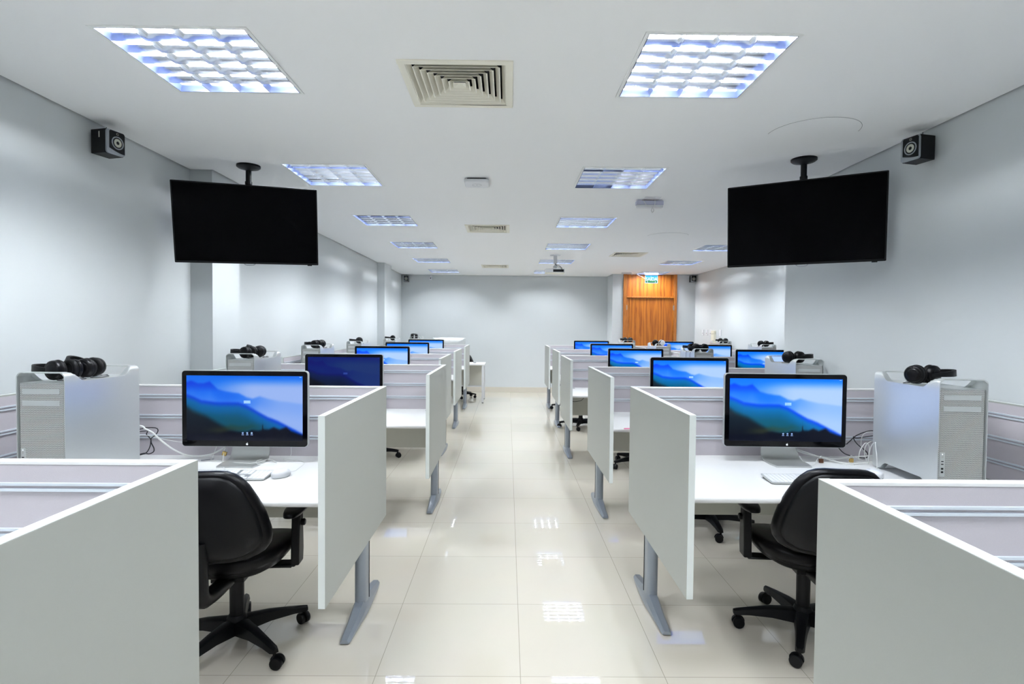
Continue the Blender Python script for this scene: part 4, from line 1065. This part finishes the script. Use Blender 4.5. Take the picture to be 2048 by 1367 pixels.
# ------------------------------------------------------------------ wall plates in the right bay
def plate(name, label, y, z0, hh, ww, cat, slot=True, m=whM, th=.010):
    o = thing(name, label, cat, (XF, y, z0))
    MB().box(-th, 0, -ww/2, ww/2, 0, hh).build('cover', m, o, bevel=.003)
    if slot: MB().box(-th-.001, -th, -.010, .010, hh*.28, hh*.46).build('socket_holes', brownM, o, bevel=.0005)
    return o
plate('wall_socket', 'white wall socket, left one of three beside the ivory cable duct', 11.20, 1.315, .115, .10, 'socket')
plate('wall_socket', 'white wall socket, middle one of three beside the ivory cable duct', 10.98, 1.315, .115, .10, 'socket')
plate('wall_socket', 'white wall socket, right one of three, touching the ivory cable duct', 10.77, 1.315, .115, .10, 'socket')
o = plate('light_switch', 'white switch plate right of the ivory cable duct', 10.28, 1.31, .12, .085, 'switch', slot=False)
MB().box(-.014, -.010, -.016, .016, .03, .09).build('rocker', whM, o, bevel=.001)
o = thing('cable_duct', 'ivory cable duct running up the right bay wall', 'cable duct', (XF, 10.565, 0))
MB().box(-.045, 0, -.075, .075, 0, 1.345).build('channel', ivoryM, o, bevel=.004)
MB().box(-.050, 0, -.078, .078, 1.347, 1.415).build('end_cap', ivoryM, o, bevel=.016, seg=3)

# ------------------------------------------------------------------ teacher table and all-in-one computer
o = thing('teacher_table', 'white table with a grey back panel standing before the back wall', 'table', (-1.30, 10.9, 0))
xe = .865
MB().box(-xe, xe, -.42, .22, .715, .74).build('tabletop', topM, o, bevel=.004)
for sx in (-1, 1):
    for y in (-.39, .19):
        l = MB().box(sx*(xe-.03)-.02, sx*(xe-.03)+.02, y-.02, y+.02, .012, .714).build('leg', whM, o, bevel=.002)
        MB().lathe([(.016, 0), (.016, .014)], 12, Matrix.Translation((sx*(xe-.03), y, 0))).build('glide', blkM, l)
MB().box(-xe+.05, xe-.05, .02, .038, .29, .714).build('back_panel', modM, o, bevel=.002)
MB().box(-xe+.05, xe-.05, .01, .048, .27, .289).build('lower_rail', whM, o, bevel=.002)
MB().lathe([(.03, 0), (.03, .012), (.022, .014)], 20, Matrix.Translation((.66, -.05, .74))).build('cable_grommet', greyM, o, smooth=40)
o = thing('all_in_one_computer', 'silver all-in-one computer on the teacher table, its rear turned to the camera', 'computer', (-1.145, 10.86, .741), PI)
o['label'] = 'silver all-in-one computer seen from behind on the teacher table'
mb = MB(); out = rrect(-.325, .325, .09, .488, .018); n = len(out); cz = .30; vs = []; fs = []
rings = [(1, 0), (1, .006), (.97, .014), (.8, .028), (.4, .040), (.0, .042)]
for k, y in rings:
    for x, z_ in out: vs.append((x*k, y, cz+(z_-cz)*k))
for i in range(len(rings)-1):
    for j in range(n): fs.append((i*n+j, i*n+(j+1) % n, (i+1)*n+(j+1) % n, (i+1)*n+j))
fs.append(tuple(range(n)))
mb.add(vs, fs); mb.build('back_shell', aluM, o, smooth=35)
MB().prism(rrect(-.322, .322, .093, .485, .016), 'y', -.004, -.0005).build('bezel', glossM, o)
mb = MB(); apple(mb, 0, .395, .024, .0335, sgn=-1); mb.build('logo', blkM, o)
MB().box(-.30, -.262, .0135, .0155, .462, .468).build('rear_label', redM if False else greyM, o)
make_stand(o)
